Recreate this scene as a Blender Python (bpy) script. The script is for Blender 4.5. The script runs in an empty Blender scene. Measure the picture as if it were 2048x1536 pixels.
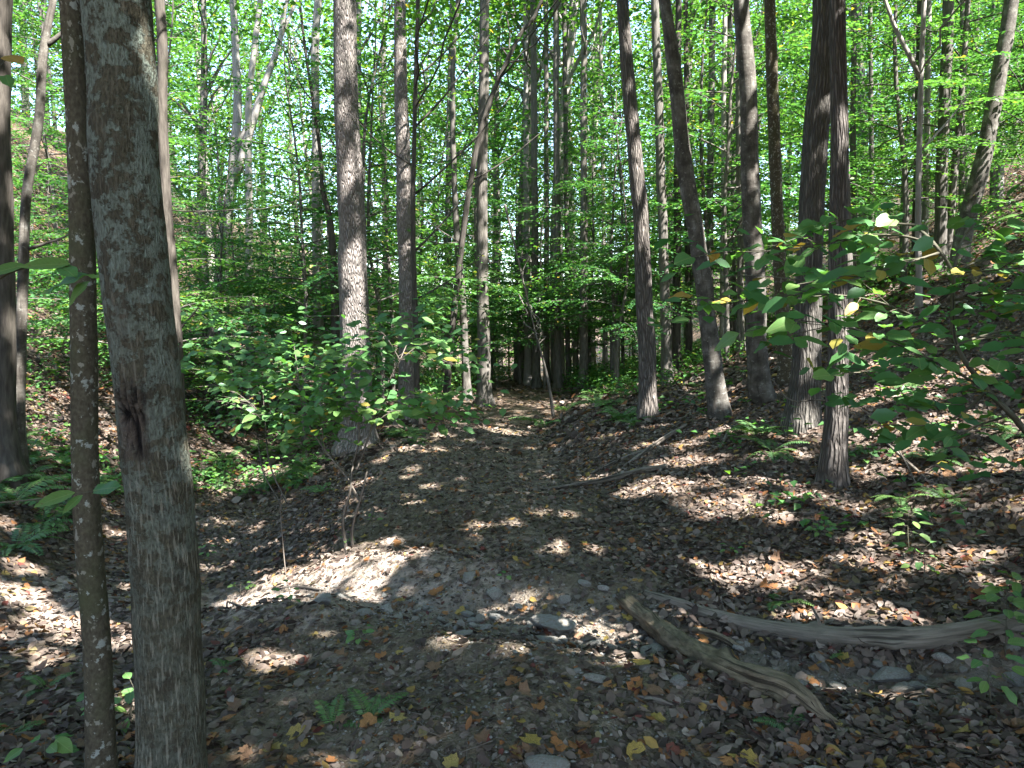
import bpy, math, random
import numpy as np
from mathutils import Vector, Matrix

R = math.radians
random.seed(7)
rng = np.random.default_rng(11)
scene = bpy.context.scene
col = scene.collection

# ---------------------------------------------------------------- camera
F_PX, CX, CY = 1450.0, 1024.0, 768.0          # focal length in photo pixels, image centre
PITCH = R(4.65)
CAM = np.array([0.0, 0.0, 1.62])
cd = bpy.data.cameras.new('camera'); cam = bpy.data.objects.new('camera', cd); col.objects.link(cam)
cam.location = CAM; cam.rotation_euler = (R(90) - PITCH, 0, 0)
cd.sensor_width = 36; cd.lens = 36 * F_PX / 2048; cd.clip_start = 0.05; cd.clip_end = 3000
scene.camera = cam

# ---------------------------------------------------------------- sky, sun, exposure
SUN = np.array([0.44, -0.40, 0.80]); SUN /= np.linalg.norm(SUN)     # towards the sun: high, behind and to the right
w = bpy.data.worlds.new('World'); scene.world = w; w.use_nodes = True
nt = w.node_tree; nt.nodes.clear()
sk = nt.nodes.new('ShaderNodeTexSky'); sk.sky_type = 'NISHITA'; sk.sun_disc = False
sk.sun_elevation = math.asin(SUN[2]); sk.sun_rotation = math.atan2(SUN[0], SUN[1])
sk.air_density = 1.0; sk.dust_density = 1.0
bg = nt.nodes.new('ShaderNodeBackground'); bg.inputs[1].default_value = 0.115
ow = nt.nodes.new('ShaderNodeOutputWorld')
nt.links.new(sk.outputs[0], bg.inputs[0]); nt.links.new(bg.outputs[0], ow.inputs[0])
sd = bpy.data.lights.new('sun', 'SUN'); sd.energy = 5.0; sd.angle = R(0.55); sd.color = (1.0, 0.95, 0.925)
so = bpy.data.objects.new('sun', sd); col.objects.link(so)
so.rotation_euler = Vector(SUN).to_track_quat('Z', 'Y').to_euler(); so.location = (20, -20, 40)
vs = scene.view_settings; vs.view_transform = 'Standard'; vs.look = 'None'; vs.gamma = 1; vs.use_curve_mapping = False
vs.exposure = 3.08
scene.render.engine = 'CYCLES'
cy = scene.cycles
cy.use_denoising = True; cy.max_bounces = 6; cy.diffuse_bounces = 4; cy.transmission_bounces = 3; cy.glossy_bounces = 2
cy.use_adaptive_sampling = True; cy.adaptive_threshold = 0.01; cy.sample_clamp_indirect = 6
try: cy.denoiser = 'OPENIMAGEDENOISE'; cy.denoising_prefilter = 'ACCURATE'
except Exception: pass

# ---------------------------------------------------------------- helpers: noise and terrain
def _hash(ix, iy, seed):
    h = (ix.astype(np.int64) * 374761393 + iy.astype(np.int64) * 668265263 + seed * 1442695041) & 0xFFFFFFFF
    h = ((h ^ (h >> 13)) * 1274126177) & 0xFFFFFFFF
    return ((h ^ (h >> 16)) & 0xFFFF) / 65535.0
def vnoise(x, y, seed=0):
    x = np.asarray(x, float); y = np.asarray(y, float)
    ix = np.floor(x); iy = np.floor(y); fx = x - ix; fy = y - iy
    fx = fx * fx * fx * (fx * (fx * 6 - 15) + 10); fy = fy * fy * fy * (fy * (fy * 6 - 15) + 10)
    a = _hash(ix, iy, seed); b = _hash(ix + 1, iy, seed); c = _hash(ix, iy + 1, seed); d = _hash(ix + 1, iy + 1, seed)
    return (a + (b - a) * fx) * (1 - fy) + (c + (d - c) * fx) * fy - 0.5
def fbm(x, y, seed=0, o=4):
    t = 0; a = 1; f = 1
    for i in range(o):
        t = t + a * vnoise(x * f + 17.3 * i, y * f - 9.1 * i, seed + i); a *= 0.5; f *= 2.03
    return t
def sstep(a, b, x):
    t = np.clip((x - a) / (b - a), 0, 1); return t * t * (3 - 2 * t)
def trail_x(y): return np.interp(y, [0, 2.6, 5, 9.3, 12.2, 15, 20, 30, 60], [0, -.05, -.15, -.5, -.4, -.1, .6, 1.6, 3])
def gully_x(y): return np.interp(y, [2.5, 5.5, 10, 14, 20, 40], [-2.0, -2.4, -3.8, -4.5, -4.8, -4.5])
# the wash of stones that crosses the trail, as a world polyline
WASH = np.array([[-2.3, 5.3], [-1.5, 4.95], [-0.6, 4.35], [0.05, 3.95], [0.65, 3.75], [1.25, 3.5], [2.0, 3.2], [3.0, 2.9]])
def wash_d(x, y):
    best = np.full(np.shape(x), 9.0)
    for (a, b) in zip(WASH[:-1], WASH[1:]):
        d = b - a; t = np.clip(((x - a[0]) * d[0] + (y - a[1]) * d[1]) / (d @ d), 0, 1)
        best = np.minimum(best, np.hypot(x - a[0] - t * d[0], y - a[1] - t * d[1]))
    return best
def H(x, y):
    x = np.asarray(x, float); y = np.asarray(y, float)
    u = x - trail_x(y)
    h = np.interp(y, [-60, 6, 14, 20, 35, 90], [0, 0, .08, .05, -1.0, -3.0])
    re = np.interp(y, [2, 4, 7, 10, 15], [1.9, 1.6, 1.15, .95, 1.2])
    dr = np.maximum(u - re, 0); q = np.minimum(dr, 12)
    h = h + .15 * dr + .024 * q * q + .58 * np.maximum(dr - 12, 0) * np.exp(-np.maximum(dr - 12, 0) / 60)
    h = h + .13 * sstep(0, .5, dr) * sstep(5.5, 8, y) * (1 - sstep(13, 17, y))
    gx = gully_x(y); gd = np.interp(y, [2.5, 4.2, 6, 10, 16, 24], [0, .28, .6, .7, .5, .3])
    g = x - gx; s = np.where(g > 0, .90, 1.3)
    h = h - gd * np.exp(-.5 * (g / s) ** 2)
    dl = np.maximum(gx - .9 - x, 0); q = np.minimum(dl, 7)
    h = h + .11 * dl + .075 * q * q + .8 * np.maximum(dl - 7, 0) * np.exp(-np.maximum(dl - 7, 0) / 40)
    off = sstep(1.0, 3.5, np.abs(u))
    far = sstep(3, 9, np.abs(u))
    wd = wash_d(x, y)
    h = h - .085 * np.exp(-(wd / .28) ** 2) + .055 * np.exp(-((wd - .55) / .22) ** 2) * (x < 1.2)
    h = h + .10 * np.exp(-(((x - .05) / .55) ** 2 + ((y - 2.9) / .5) ** 2))
    h = h + .10 * np.exp(-(((x + 1.35) / .35) ** 2 + ((y - 4.45) / .25) ** 2))
    h = h + (.05 + .10 * off) * fbm(x * .8, y * .8, 3, 3) + .9 * far * fbm(x * .12, y * .12, 9, 2)
    h = h + (.045 + .015 * off) * fbm(x * 3.6, y * 3.6, 21, 4)
    return h
def h1(x, y): return float(H(np.array([x]), np.array([y]))[0])

# ---------------------------------------------------------------- helpers: pixels of the photo to points of the place
FW = np.array([0, math.cos(PITCH), -math.sin(PITCH)]); UP = np.array([0, math.sin(PITCH), math.cos(PITCH)]); RT = np.array([1., 0, 0])
def ray(px, py): return FW + RT * (px - CX) / F_PX - UP * (py - CY) / F_PX
def at(px, py, Y):
    d = ray(px, py); return CAM + d * (Y / d[1])
_ts = np.concatenate([np.arange(1.2, 12, .02), np.arange(12, 60, .08)])
def ground(px, py):
    d = ray(px, py); P = CAM[None] + d[None] * _ts[:, None]
    below = P[:, 2] < H(P[:, 0], P[:, 1]); i = int(np.argmax(below)) if below.any() else len(_ts) - 1
    p = P[i].copy(); p[2] = h1(p[0], p[1]); return p
def project(P):
    v = P - CAM; z = v @ FW
    return CX + F_PX * (v @ RT) / z, CY - F_PX * (v @ UP) / z, z

# ---------------------------------------------------------------- helpers: meshes and objects
def tag(o, label=None, cat=None, group=None, kind=None):
    if label: o['label'] = label
    if cat: o['category'] = cat
    if group: o['group'] = group
    if kind: o['kind'] = kind
    return o
def np_mesh(name, V, F, mats, colr=None, vec=None, smooth=False, matidx=None):
    """V (n,3); F list of int arrays (m,k)"""
    me = bpy.data.meshes.new(name)
    V = np.asarray(V, np.float32); me.vertices.add(len(V)); me.vertices.foreach_set('co', V.ravel())
    loops = np.concatenate([f.ravel() for f in F]).astype(np.int32)
    tot = np.concatenate([np.full(len(f), f.shape[1]) for f in F]).astype(np.int32)
    st = np.concatenate([[0], np.cumsum(tot)[:-1]]).astype(np.int32)
    me.loops.add(len(loops)); me.loops.foreach_set('vertex_index', loops)
    me.polygons.add(len(tot)); me.polygons.foreach_set('loop_start', st); me.polygons.foreach_set('loop_total', tot)
    if smooth: me.polygons.foreach_set('use_smooth', np.ones(len(tot), bool))
    if matidx is not None: me.polygons.foreach_set('material_index', matidx.astype(np.int32))
    if colr is not None:
        a = me.attributes.new('Col', 'FLOAT_COLOR', 'POINT'); c = np.ones((len(V), 4), np.float32); c[:, :3] = colr; a.data.foreach_set('color', c.ravel())
    if vec is not None:
        a = me.attributes.new('bk', 'FLOAT_VECTOR', 'POINT'); a.data.foreach_set('vector', np.asarray(vec, np.float32).ravel())
    for m in (mats if isinstance(mats, (list, tuple)) else [mats]): me.materials.append(m)
    me.update(calc_edges=True); return me
def link(name, me, parent=None, loc=None, rot=None, scale=None):
    o = bpy.data.objects.new(name, me); col.objects.link(o)
    if parent is not None: o.parent = parent
    if loc is not None: o.location = loc
    if rot is not None: o.rotation_euler = rot
    if scale is not None: o.scale = (scale,) * 3 if np.isscalar(scale) else scale
    return o
def empty(name, loc, label=None, cat=None, group=None):
    o = bpy.data.objects.new(name, None); col.objects.link(o); o.location = loc; o.empty_display_size = .1
    return tag(o, label, cat, group)
def unit(v): return v / np.maximum(np.linalg.norm(v, axis=-1, keepdims=True), 1e-9)

class Mesh:                                     # collects pieces of ONE mesh
    def __init__(s): s.V = []; s.F = []; s.C = []; s.B = []; s.n = 0
    def add(s, V, F, C=None, B=None):
        s.V.append(V); s.F += [f + s.n for f in F]; s.n += len(V)
        s.C.append(np.zeros((len(V), 3)) if C is None else C); s.B.append(np.zeros((len(V), 3)) if B is None else B)
    def build(s, name, mats, smooth=True):
        by = {}
        for f in s.F: by.setdefault(f.shape[1], []).append(f)
        return np_mesh(name, np.concatenate(s.V), [np.concatenate(v) for v in by.values()], mats, np.concatenate(s.C), np.concatenate(s.B), smooth)

def spline(P, n):
    """Catmull-Rom through rows of P, n samples per span"""
    P = np.asarray(P, float); A = np.vstack([2 * P[0] - P[1], P, 2 * P[-1] - P[-2]]); out = []
    for i in range(1, len(A) - 2):
        p0, p1, p2, p3 = A[i - 1], A[i], A[i + 1], A[i + 2]
        t = np.linspace(0, 1, n, endpoint=False)[:, None]
        out.append(.5 * ((2 * p1) + (-p0 + p2) * t + (2 * p0 - 5 * p1 + 4 * p2 - p3) * t * t + (-p0 + 3 * p1 - 3 * p2 + p3) * t ** 3))
    out.append(P[-1:]); return np.vstack(out)
def resample(P, n=None, step=None):
    d = np.concatenate([[0], np.cumsum(np.linalg.norm(np.diff(P[:, :3], axis=0), axis=1))])
    if n is None: n = max(3, int(d[-1] / step))
    s = np.linspace(0, d[-1], n); return np.stack([np.interp(s, d, P[:, k]) for k in range(P.shape[1])], 1)
def tube(P, rad, sides=8, rough=0.0, seed=0, rscale=6.0, cap=True, dispfn=None, tilt=None):
    """tube along P (n,3) with radii; returns V,F,bk,theta,s"""
    P = np.asarray(P, float); n = len(P); rad = np.broadcast_to(np.asarray(rad, float), (n,))
    T = unit(np.gradient(P, axis=0)); ref = np.array([0, 1., 0]) if abs(T[0][1]) < .8 else np.array([1., 0, 0])
    N = np.zeros((n, 3)); v = ref
    for i in range(n):
        v = v - T[i] * (v @ T[i]); v = v / (np.linalg.norm(v) + 1e-9); N[i] = v
    B = np.cross(T, N)
    s = np.concatenate([[0], np.cumsum(np.linalg.norm(np.diff(P, axis=0), axis=1))])
    th = np.linspace(0, 2 * math.pi, sides, endpoint=False)
    TH, S = np.meshgrid(th, s); RR = np.repeat(rad[:, None], sides, 1)
    r0 = np.percentile(rad, 75)
    if rough > 0:
        RR = RR * (1 + rough * (fbm(np.cos(TH) * 1.5 + S * rscale * .35 + seed, np.sin(TH) * 1.5 + S * rscale * .2 + 5 * seed, seed, 3)))
    if dispfn is not None: RR = RR + dispfn(TH, S, RR)
    V = P[:, None] + N[:, None] * (np.cos(TH) * RR)[..., None] + B[:, None] * (np.sin(TH) * RR)[..., None]
    bk = np.stack([np.cos(TH) * r0, np.sin(TH) * r0, S], -1)
    i = np.arange(n - 1)[:, None] * sides; j = np.arange(sides)[None]; j2 = (j + 1) % sides
    F = [np.stack([i + j, i + j2, i + sides + j2, i + sides + j], -1).reshape(-1, 4)]
    if cap:
        F.append(np.arange(sides)[::-1][None]); F.append((np.arange(sides) + (n - 1) * sides)[None])
    return V.reshape(-1, 3), F, bk.reshape(-1, 3), TH, S

# leaves as kites folded along the midrib
def kites(P, D, N, L, W, fold=.25):
    D = unit(D); N = unit(N - D * (N * D).sum(-1, keepdims=True)); S = np.cross(N, D)
    L = L[:, None]; W = W[:, None]
    mid = P + D * L * .45
    V = np.stack([P, mid + S * W * .5 + N * W * fold, P + D * L - N * L * .06, mid - S * W * .5 + N * W * fold], 1).reshape(-1, 3)
    b = np.arange(len(P))[:, None] * 4
    F = np.concatenate([b + np.array([[0, 2, 1]]), b + np.array([[0, 3, 2]])]); return V, F
# fuller leaves: 8 points, 6 triangles
def leaves8(P, D, N, L, W, fold=.2, curl=0.1):
    D = unit(D); N = unit(N - D * (N * D).sum(-1, keepdims=True)); S = np.cross(N, D)
    L = L[:, None]; W = W[:, None]; curl = np.broadcast_to(curl, (len(P),))[:, None]; fold = np.broadcast_to(fold, (len(P),))[:, None]
    def pt(a, b, c): return P + D * L * a + S * W * b + N * (np.abs(b) * 2 * fold * W + c * curl * L)
    V = np.stack([pt(0, 0, 0), pt(.3, .42, .25), pt(.65, .40, .6), pt(1, 0, 1.), pt(.65, -.40, .6), pt(.3, -.42, .25), pt(.45, 0, .25)], 1).reshape(-1, 3)
    b = np.arange(len(P))[:, None] * 7
    F = np.concatenate([b + np.array([t]) for t in ((0, 1, 6), (1, 2, 6), (2, 3, 6), (3, 4, 6), (4, 5, 6), (5, 0, 6))][::1]); return V, F[:, ::-1]

# ---------------------------------------------------------------- materials
def mat(name):
    m = bpy.data.materials.new(name); m.use_nodes = True; t = m.node_tree; t.nodes.clear()
    o = t.nodes.new('ShaderNodeOutputMaterial'); return m, t, o
def nd(t, typ, **kw):
    n = t.nodes.new('ShaderNode' + typ)
    for k, v in kw.items():
        if k.startswith('i_'):
            key = k[2:]; key = int(key) if key.isdigit() else key.replace('_', ' ')
            n.inputs[key].default_value = v
        else: setattr(n, k, v)
    return n
def ramp(t, fac, stops, interp='LINEAR'):
    n = t.nodes.new('ShaderNodeValToRGB'); e = n.color_ramp; e.interpolation = interp
    while len(e.elements) < len(stops): e.elements.new(.5)
    for el, (p, c) in zip(e.elements, stops): el.position = p; el.color = (*c, 1) if len(c) == 3 else c
    t.links.new(fac, n.inputs[0]); return n.outputs[0]
def mixc(t, fac, a, b, mode='MIX'):
    n = t.nodes.new('ShaderNodeMix'); n.data_type = 'RGBA'; n.blend_type = mode
    for s, v in ((0, fac), (6, a), (7, b)):
        if hasattr(v, 'is_output'): t.links.new(v, n.inputs[s])
        else: n.inputs[s].default_value = v if s == 0 else (*v, 1)
    return n.outputs[2]
def math_(t, op, a, b=None):
    n = t.nodes.new('ShaderNodeMath'); n.operation = op
    for i, v in enumerate((a, b)):
        if v is None: continue
        if hasattr(v, 'is_output'): t.links.new(v, n.inputs[i])
        else: n.inputs[i].default_value = v
    return n.outputs[0]
def noise(t, vec, scale, detail=4, rough=.55, out=0):
    n = nd(t, 'TexNoise'); n.inputs['Scale'].default_value = scale; n.inputs['Detail'].default_value = detail; n.inputs['Roughness'].default_value = rough
    t.links.new(vec, n.inputs['Vector']); return n.outputs[out]
def mapping(t, vec, sc):
    n = nd(t, 'Mapping'); n.inputs['Scale'].default_value = sc; t.links.new(vec, n.inputs[0]); return n.outputs[0]
def bump(t, h, strength=.5, dist=.02, normal=None):
    n = nd(t, 'Bump'); n.inputs['Strength'].default_value = strength; n.inputs['Distance'].default_value = dist; t.links.new(h, n.inputs['Height'])
    if normal is not None: t.links.new(normal, n.inputs['Normal'])
    return n.outputs[0]

def foliage_mat(name, stops, trans=.42, tint=(1.3, 1.45, .58), gloss=.025, attr=True):
    """leaf surface: diffuse + light coming through + a little sheen; stops = colours along a per-leaf value"""
    m, t, o = mat(name)
    if attr:
        a = nd(t, 'Attribute', attribute_name='Col'); sep = nd(t, 'SeparateColor'); t.links.new(a.outputs[0], sep.inputs[0]); fac = sep.outputs[0]
    else:
        fac = nd(t, 'ObjectInfo').outputs['Random']
    c = ramp(t, fac, stops)
    geo = nd(t, 'TexCoord')
    if attr:                                   # every tree its own shade of green
        c = mixc(t, 1.0, c, ramp(t, nd(t, 'ObjectInfo').outputs['Random'], [(0, (.72, .88, .96)), (.5, (1.06, 1.08, 1.02)), (1, (1.42, 1.24, .92))]), 'MULTIPLY')
    else:                                      # midrib, side veins, brown specks
        sx = nd(t, 'SeparateXYZ'); t.links.new(geo.outputs['Object'], sx.inputs[0]); ay = math_(t, 'ABSOLUTE', sx.outputs[1])
        rib = ramp(t, ay, [(.008, (.6, .6, .6)), (.022, (0, 0, 0))])
        wv = math_(t, 'SINE', math_(t, 'MULTIPLY', math_(t, 'SUBTRACT', sx.outputs[0], math_(t, 'MULTIPLY', ay, .8)), 62)); wv = ramp(t, wv, [(.86, (0, 0, 0)), (1, (.35, .35, .35))])
        c = mixc(t, math_(t, 'MAXIMUM', rib, wv), c, mixc(t, .5, c, (.35, .40, .16)))
        nz = noise(t, geo.outputs['Object'], 7, 6, .7); c = mixc(t, ramp(t, nz, [(.62, (0, 0, 0)), (.70, (.85, .85, .85))]), c, (.14, .085, .035))
        c = mixc(t, math_(t, 'MULTIPLY', noise(t, geo.outputs['Object'], 3, 3), .45), c, mixc(t, .5, c, (.10, .12, .03)))
    dif = nd(t, 'BsdfDiffuse'); t.links.new(c, dif.inputs[0])
    tr = nd(t, 'BsdfTranslucent'); t.links.new(mixc(t, 1.0, c, tint, 'MULTIPLY'), tr.inputs[0])
    mx = nd(t, 'MixShader'); mx.inputs[0].default_value = trans; t.links.new(dif.outputs[0], mx.inputs[1]); t.links.new(tr.outputs[0], mx.inputs[2])
    gl = nd(t, 'BsdfGlossy'); gl.inputs['Roughness'].default_value = .42; gl.inputs[0].default_value = (.9, .95, 1, 1)
    m2 = nd(t, 'MixShader'); m2.inputs[0].default_value = gloss; t.links.new(mx.outputs[0], m2.inputs[1]); t.links.new(gl.outputs[0], m2.inputs[2])
    t.links.new(m2.outputs[0], o.inputs[0]); return m
M = {}
M['canopy'] = foliage_mat('canopy_leaf', [(0, (.040, .105, .030)), (.5, (.070, .160, .038)), (.85, (.115, .215, .045)), (.95, (.20, .22, .04)), (1, (.30, .22, .05))], .45)
M['under'] = foliage_mat('understory_leaf', [(0, (.040, .115, .045)), (.5, (.066, .165, .052)), (.9, (.115, .215, .055)), (1, (.24, .22, .05))], .42)
M['shrubmass'] = foliage_mat('shrub_leaf_mass', [(0, (.055, .145, .050)), (.6, (.082, .185, .056)), (.93, (.12, .21, .055)), (1, (.34, .27, .06))], .44)
M['green'] = foliage_mat('shrub_green', [(0, (.070, .19, .065)), (.6, (.105, .25, .075)), (1, (.15, .28, .07))], .46, attr=False, gloss=.03)
M['pale_green'] = foliage_mat('shrub_pale_green', [(0, (.09, .19, .05)), (1, (.14, .25, .06))], .42, attr=False, gloss=.03)
M['yellow'] = foliage_mat('shrub_yellow', [(0, (.28, .24, .05)), (.6, (.36, .26, .05)), (1, (.40, .22, .05))], .35, (1.2, 1.1, .7), attr=False)
M['fern'] = foliage_mat('fern_green', [(0, (.045, .12, .045)), (1, (.09, .18, .05))], .35, attr=False)

def litter_mat():
    m, t, o = mat('dry_leaf')
    a = nd(t, 'Attribute', attribute_name='Col')
    tc = nd(t, 'TexCoord'); n = noise(t, tc.outputs['Object'], 60, 4)
    c = mixc(t, math_(t, 'MULTIPLY', n, .75), a.outputs[0], (.035, .026, .02))
    p = nd(t, 'BsdfPrincipled'); t.links.new(c, p.inputs['Base Color']); p.inputs['Roughness'].default_value = .75; p.inputs['Specular IOR Level'].default_value = .25
    tr = nd(t, 'BsdfTranslucent'); t.links.new(c, tr.inputs[0]); mx = nd(t, 'MixShader'); mx.inputs[0].default_value = .15
    t.links.new(p.outputs[0], mx.inputs[1]); t.links.new(tr.outputs[0], mx.inputs[2]); t.links.new(mx.outputs[0], o.inputs[0]); return m
M['litter'] = litter_mat()
def dry_mat(name, a, b):
    m, t, o = mat(name)
    r = nd(t, 'ObjectInfo').outputs['Random']; tc = nd(t, 'TexCoord')
    c = ramp(t, r, [(0, a), (1, b)]); n = noise(t, tc.outputs['Object'], 45, 5)
    c = mixc(t, ramp(t, n, [(.42, (0, 0, 0)), (.66, (.85, .85, .85))]), c, (.06, .035, .02))
    p = nd(t, 'BsdfPrincipled'); t.links.new(c, p.inputs['Base Color']); p.inputs['Roughness'].default_value = .65; p.inputs['Specular IOR Level'].default_value = .3
    t.links.new(bump(t, n, .5, .01), p.inputs['Normal'])
    tr = nd(t, 'BsdfTranslucent'); t.links.new(c, tr.inputs[0]); mx = nd(t, 'MixShader'); mx.inputs[0].default_value = .18
    t.links.new(p.outputs[0], mx.inputs[1]); t.links.new(tr.outputs[0], mx.inputs[2]); t.links.new(mx.outputs[0], o.inputs[0]); return m
M['leaf_orange'] = dry_mat('fallen_orange', (.32, .13, .042), (.40, .20, .065))
M['leaf_yellow'] = dry_mat('fallen_yellow', (.38, .28, .06), (.42, .32, .10))
M['leaf_brown'] = dry_mat('fallen_brown', (.17, .10, .055), (.26, .16, .09))
M['leaf_red'] = dry_mat('fallen_red', (.12, .035, .026), (.18, .055, .035))

def bark_mat(name, kind):
    m, t, o = mat(name)
    a = nd(t, 'Attribute', attribute_name='bk'); v = a.outputs['Vector']
    rnd = nd(t, 'ObjectInfo').outputs['Random']
    ca = nd(t, 'Attribute', attribute_name='Col'); sep = nd(t, 'SeparateColor'); t.links.new(ca.outputs[0], sep.inputs[0]); scar = sep.outputs[0]; cl = sep.outputs[1]
    if kind == 'lichen':
        streak = noise(t, mapping(t, v, (120, 120, 13)), 1, 2, .5)
        fine = noise(t, mapping(t, v, (160, 160, 60)), 1, 4)
        patch = noise(t, v, 17, 8, .68); dark = noise(t, mapping(t, v, (9, 9, 5)), 1, 4)
        base = ramp(t, fine, [(.3, (.044, .041, .027)), (.7, (.118, .110, .074))])
        base = mixc(t, ramp(t, dark, [(.50, (0, 0, 0)), (.66, (.75, .75, .75))]), base, (.045, .040, .028))
        sm = ramp(t, streak, [(.55, (0, 0, 0)), (.64, (.75, .75, .75))])
        sm = math_(t, 'MULTIPLY', sm, ramp(t, nd_z(t, v), [(.30, (1, 1, 1)), (.62, (.35, .35, .35))]))
        base = mixc(t, sm, base, (.25, .235, .18))
        lm = ramp(t, patch, [(.475, (0, 0, 0)), (.51, (.95, .95, .95))])
        lm = math_(t, 'MULTIPLY', lm, ramp(t, nd_z(t, v), [(.20, (.25, .25, .25)), (.5, (1, 1, 1))]))
        lm = math_(t, 'MULTIPLY', lm, ramp(t, fine, [(.35, (.35, .35, .35)), (.6, (1, 1, 1))]))
        c = mixc(t, lm, base, (.235, .285, .235))
        c = mixc(t, scar, c, mixc(t, streak, (.055, .042, .032), (.16, .125, .10))); c = mixc(t, cl, c, (.008, .006, .005))
        hgt = math_(t, 'ADD', math_(t, 'MULTIPLY', streak, .6), math_(t, 'ADD', fine, math_(t, 'MULTIPLY', lm, .3))); bs, bd = 1.0, .018
    elif kind == 'mottled':
        fine = noise(t, mapping(t, v, (120, 120, 60)), 1, 4); patch = noise(t, mapping(t, v, (30, 30, 22)), 1, 6, .65); p2 = noise(t, mapping(t, v, (40, 40, 26)), 1, 3); moss = noise(t, v, 4, 4)
        c = ramp(t, fine, [(.3, (.045, .038, .024)), (.7, (.10, .088, .058))])
        c = mixc(t, ramp(t, moss, [(.5, (0, 0, 0)), (.66, (.7, .7, .7))]), c, (.060, .068, .030))
        c = mixc(t, ramp(t, patch, [(.585, (0, 0, 0)), (.62, (.9, .9, .9))]), c, (.29, .31, .27))
        c = mixc(t, ramp(t, p2, [(.62, (0, 0, 0)), (.66, (.8, .8, .8))]), c, (.25, .24, .19))
        hgt = math_(t, 'ADD', fine, patch); bs, bd = .4, .01
    elif kind in ('furrow', 'shaggy', 'grey'):
        wob = noise(t, mapping(t, v, (14, 14, 5)), 1, 2, .5, 1)
        vv = nd(t, 'VectorMath', operation='MULTIPLY_ADD'); t.links.new(wob, vv.inputs[0]); vv.inputs[1].default_value = (.03, .03, .05); t.links.new(v, vv.inputs[2])
        sc = (62, 62, 9.0) if kind == 'furrow' else (48, 48, 4.0)
        n1 = nd(t, 'TexVoronoi', feature='DISTANCE_TO_EDGE'); n1.inputs['Scale'].default_value = 1; t.links.new(mapping(t, vv.outputs[0], sc), n1.inputs['Vector'])
        fine = noise(t, mapping(t, v, (150, 150, 30)), 1, 4); big = noise(t, v, 3, 4)
        ridge = ramp(t, n1.outputs[0], [(.02, (0, 0, 0)), (.28, (1, 1, 1))])
        if kind == 'furrow': c0, c1 = (.15, .13, .115), (.36, .33, .30)
        elif kind == 'grey': c0, c1 = (.052, .049, .043), (.165, .158, .138)
        else: c0, c1 = (.052, .046, .040), (.205, .188, .168)
        c = mixc(t, ridge, c0, c1); c = mixc(t, math_(t, 'MULTIPLY', fine, .7), c, tuple(x * .5 for x in c1))
        c = mixc(t, ramp(t, big, [(.55, (0, 0, 0)), (.75, (.4, .4, .4))]), c, (.13, .135, .10))
        hgt = math_(t, 'ADD', ridge, math_(t, 'MULTIPLY', fine, .4)); bs, bd = .9, .03
    elif kind == 'smooth':
        fine = noise(t, mapping(t, v, (50, 50, 70)), 1, 4); big = noise(t, mapping(t, v, (9, 9, 6)), 1, 5, .62); ring = noise(t, mapping(t, v, (6, 6, 45)), 1, 3)
        c = ramp(t, big, [(.36, (.045, .042, .035)), (.5, (.095, .088, .075)), (.62, (.15, .145, .125)), (.70, (.25, .25, .225))])
        vs_ = noise(t, mapping(t, v, (60, 60, 4)), 1, 3); c = mixc(t, ramp(t, vs_, [(.30, (.75, .75, .75)), (.45, (0, 0, 0))]), c, (.04, .036, .03))
        li = noise(t, v, 26, 5, .65); c = mixc(t, ramp(t, li, [(.60, (0, 0, 0)), (.64, (.55, .55, .55))]), c, (.26, .27, .24))
        c = mixc(t, ramp(t, ring, [(.60, (0, 0, 0)), (.68, (.5, .5, .5))]), c, (.07, .062, .05))
        hgt = math_(t, 'ADD', math_(t, 'MULTIPLY', fine, .5), ring); bs, bd = .35, .01
    else:  # plain bark of trees farther back
        fine = noise(t, mapping(t, v, (40, 40, 6)), 1, 4); big = noise(t, mapping(t, v, (7, 7, 3)), 1, 4, .6)
        c = ramp(t, fine, [(.3, (.028, .025, .021)), (.7, (.085, .077, .065))] if kind == 'dark' else [(.3, (.050, .046, .040)), (.7, (.15, .142, .125))])
        c = mixc(t, ramp(t, big, [(.5, (0, 0, 0)), (.68, (.75, .75, .75))]), c, (.29, .28, .25) if kind == 'pale' else (.06, .056, .045) if kind == 'dark' else (.10, .095, .075))
        if kind == 'pale': c = mixc(t, .45, c, (.36, .345, .31))
        hgt = fine; bs, bd = .6, .02
    tint = ramp(t, rnd, [(0, (.8, .8, .8)), (1, (1.15, 1.12, 1.08))]); c = mixc(t, 1.0, c, tint, 'MULTIPLY')
    p = nd(t, 'BsdfPrincipled'); t.links.new(c, p.inputs['Base Color']); p.inputs['Roughness'].default_value = .88; p.inputs['Specular IOR Level'].default_value = .2
    t.links.new(bump(t, hgt, bs, bd), p.inputs['Normal']); t.links.new(p.outputs[0], o.inputs[0]); return m
def nd_z(t, v):
    s = nd(t, 'SeparateXYZ'); t.links.new(v, s.inputs[0]); return math_(t, 'MULTIPLY', s.outputs[2], .25)
for k in ('lichen', 'mottled', 'furrow', 'shaggy', 'grey', 'smooth', 'plain', 'pale', 'dark'): M[k] = bark_mat('bark_' + k, k)

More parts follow.
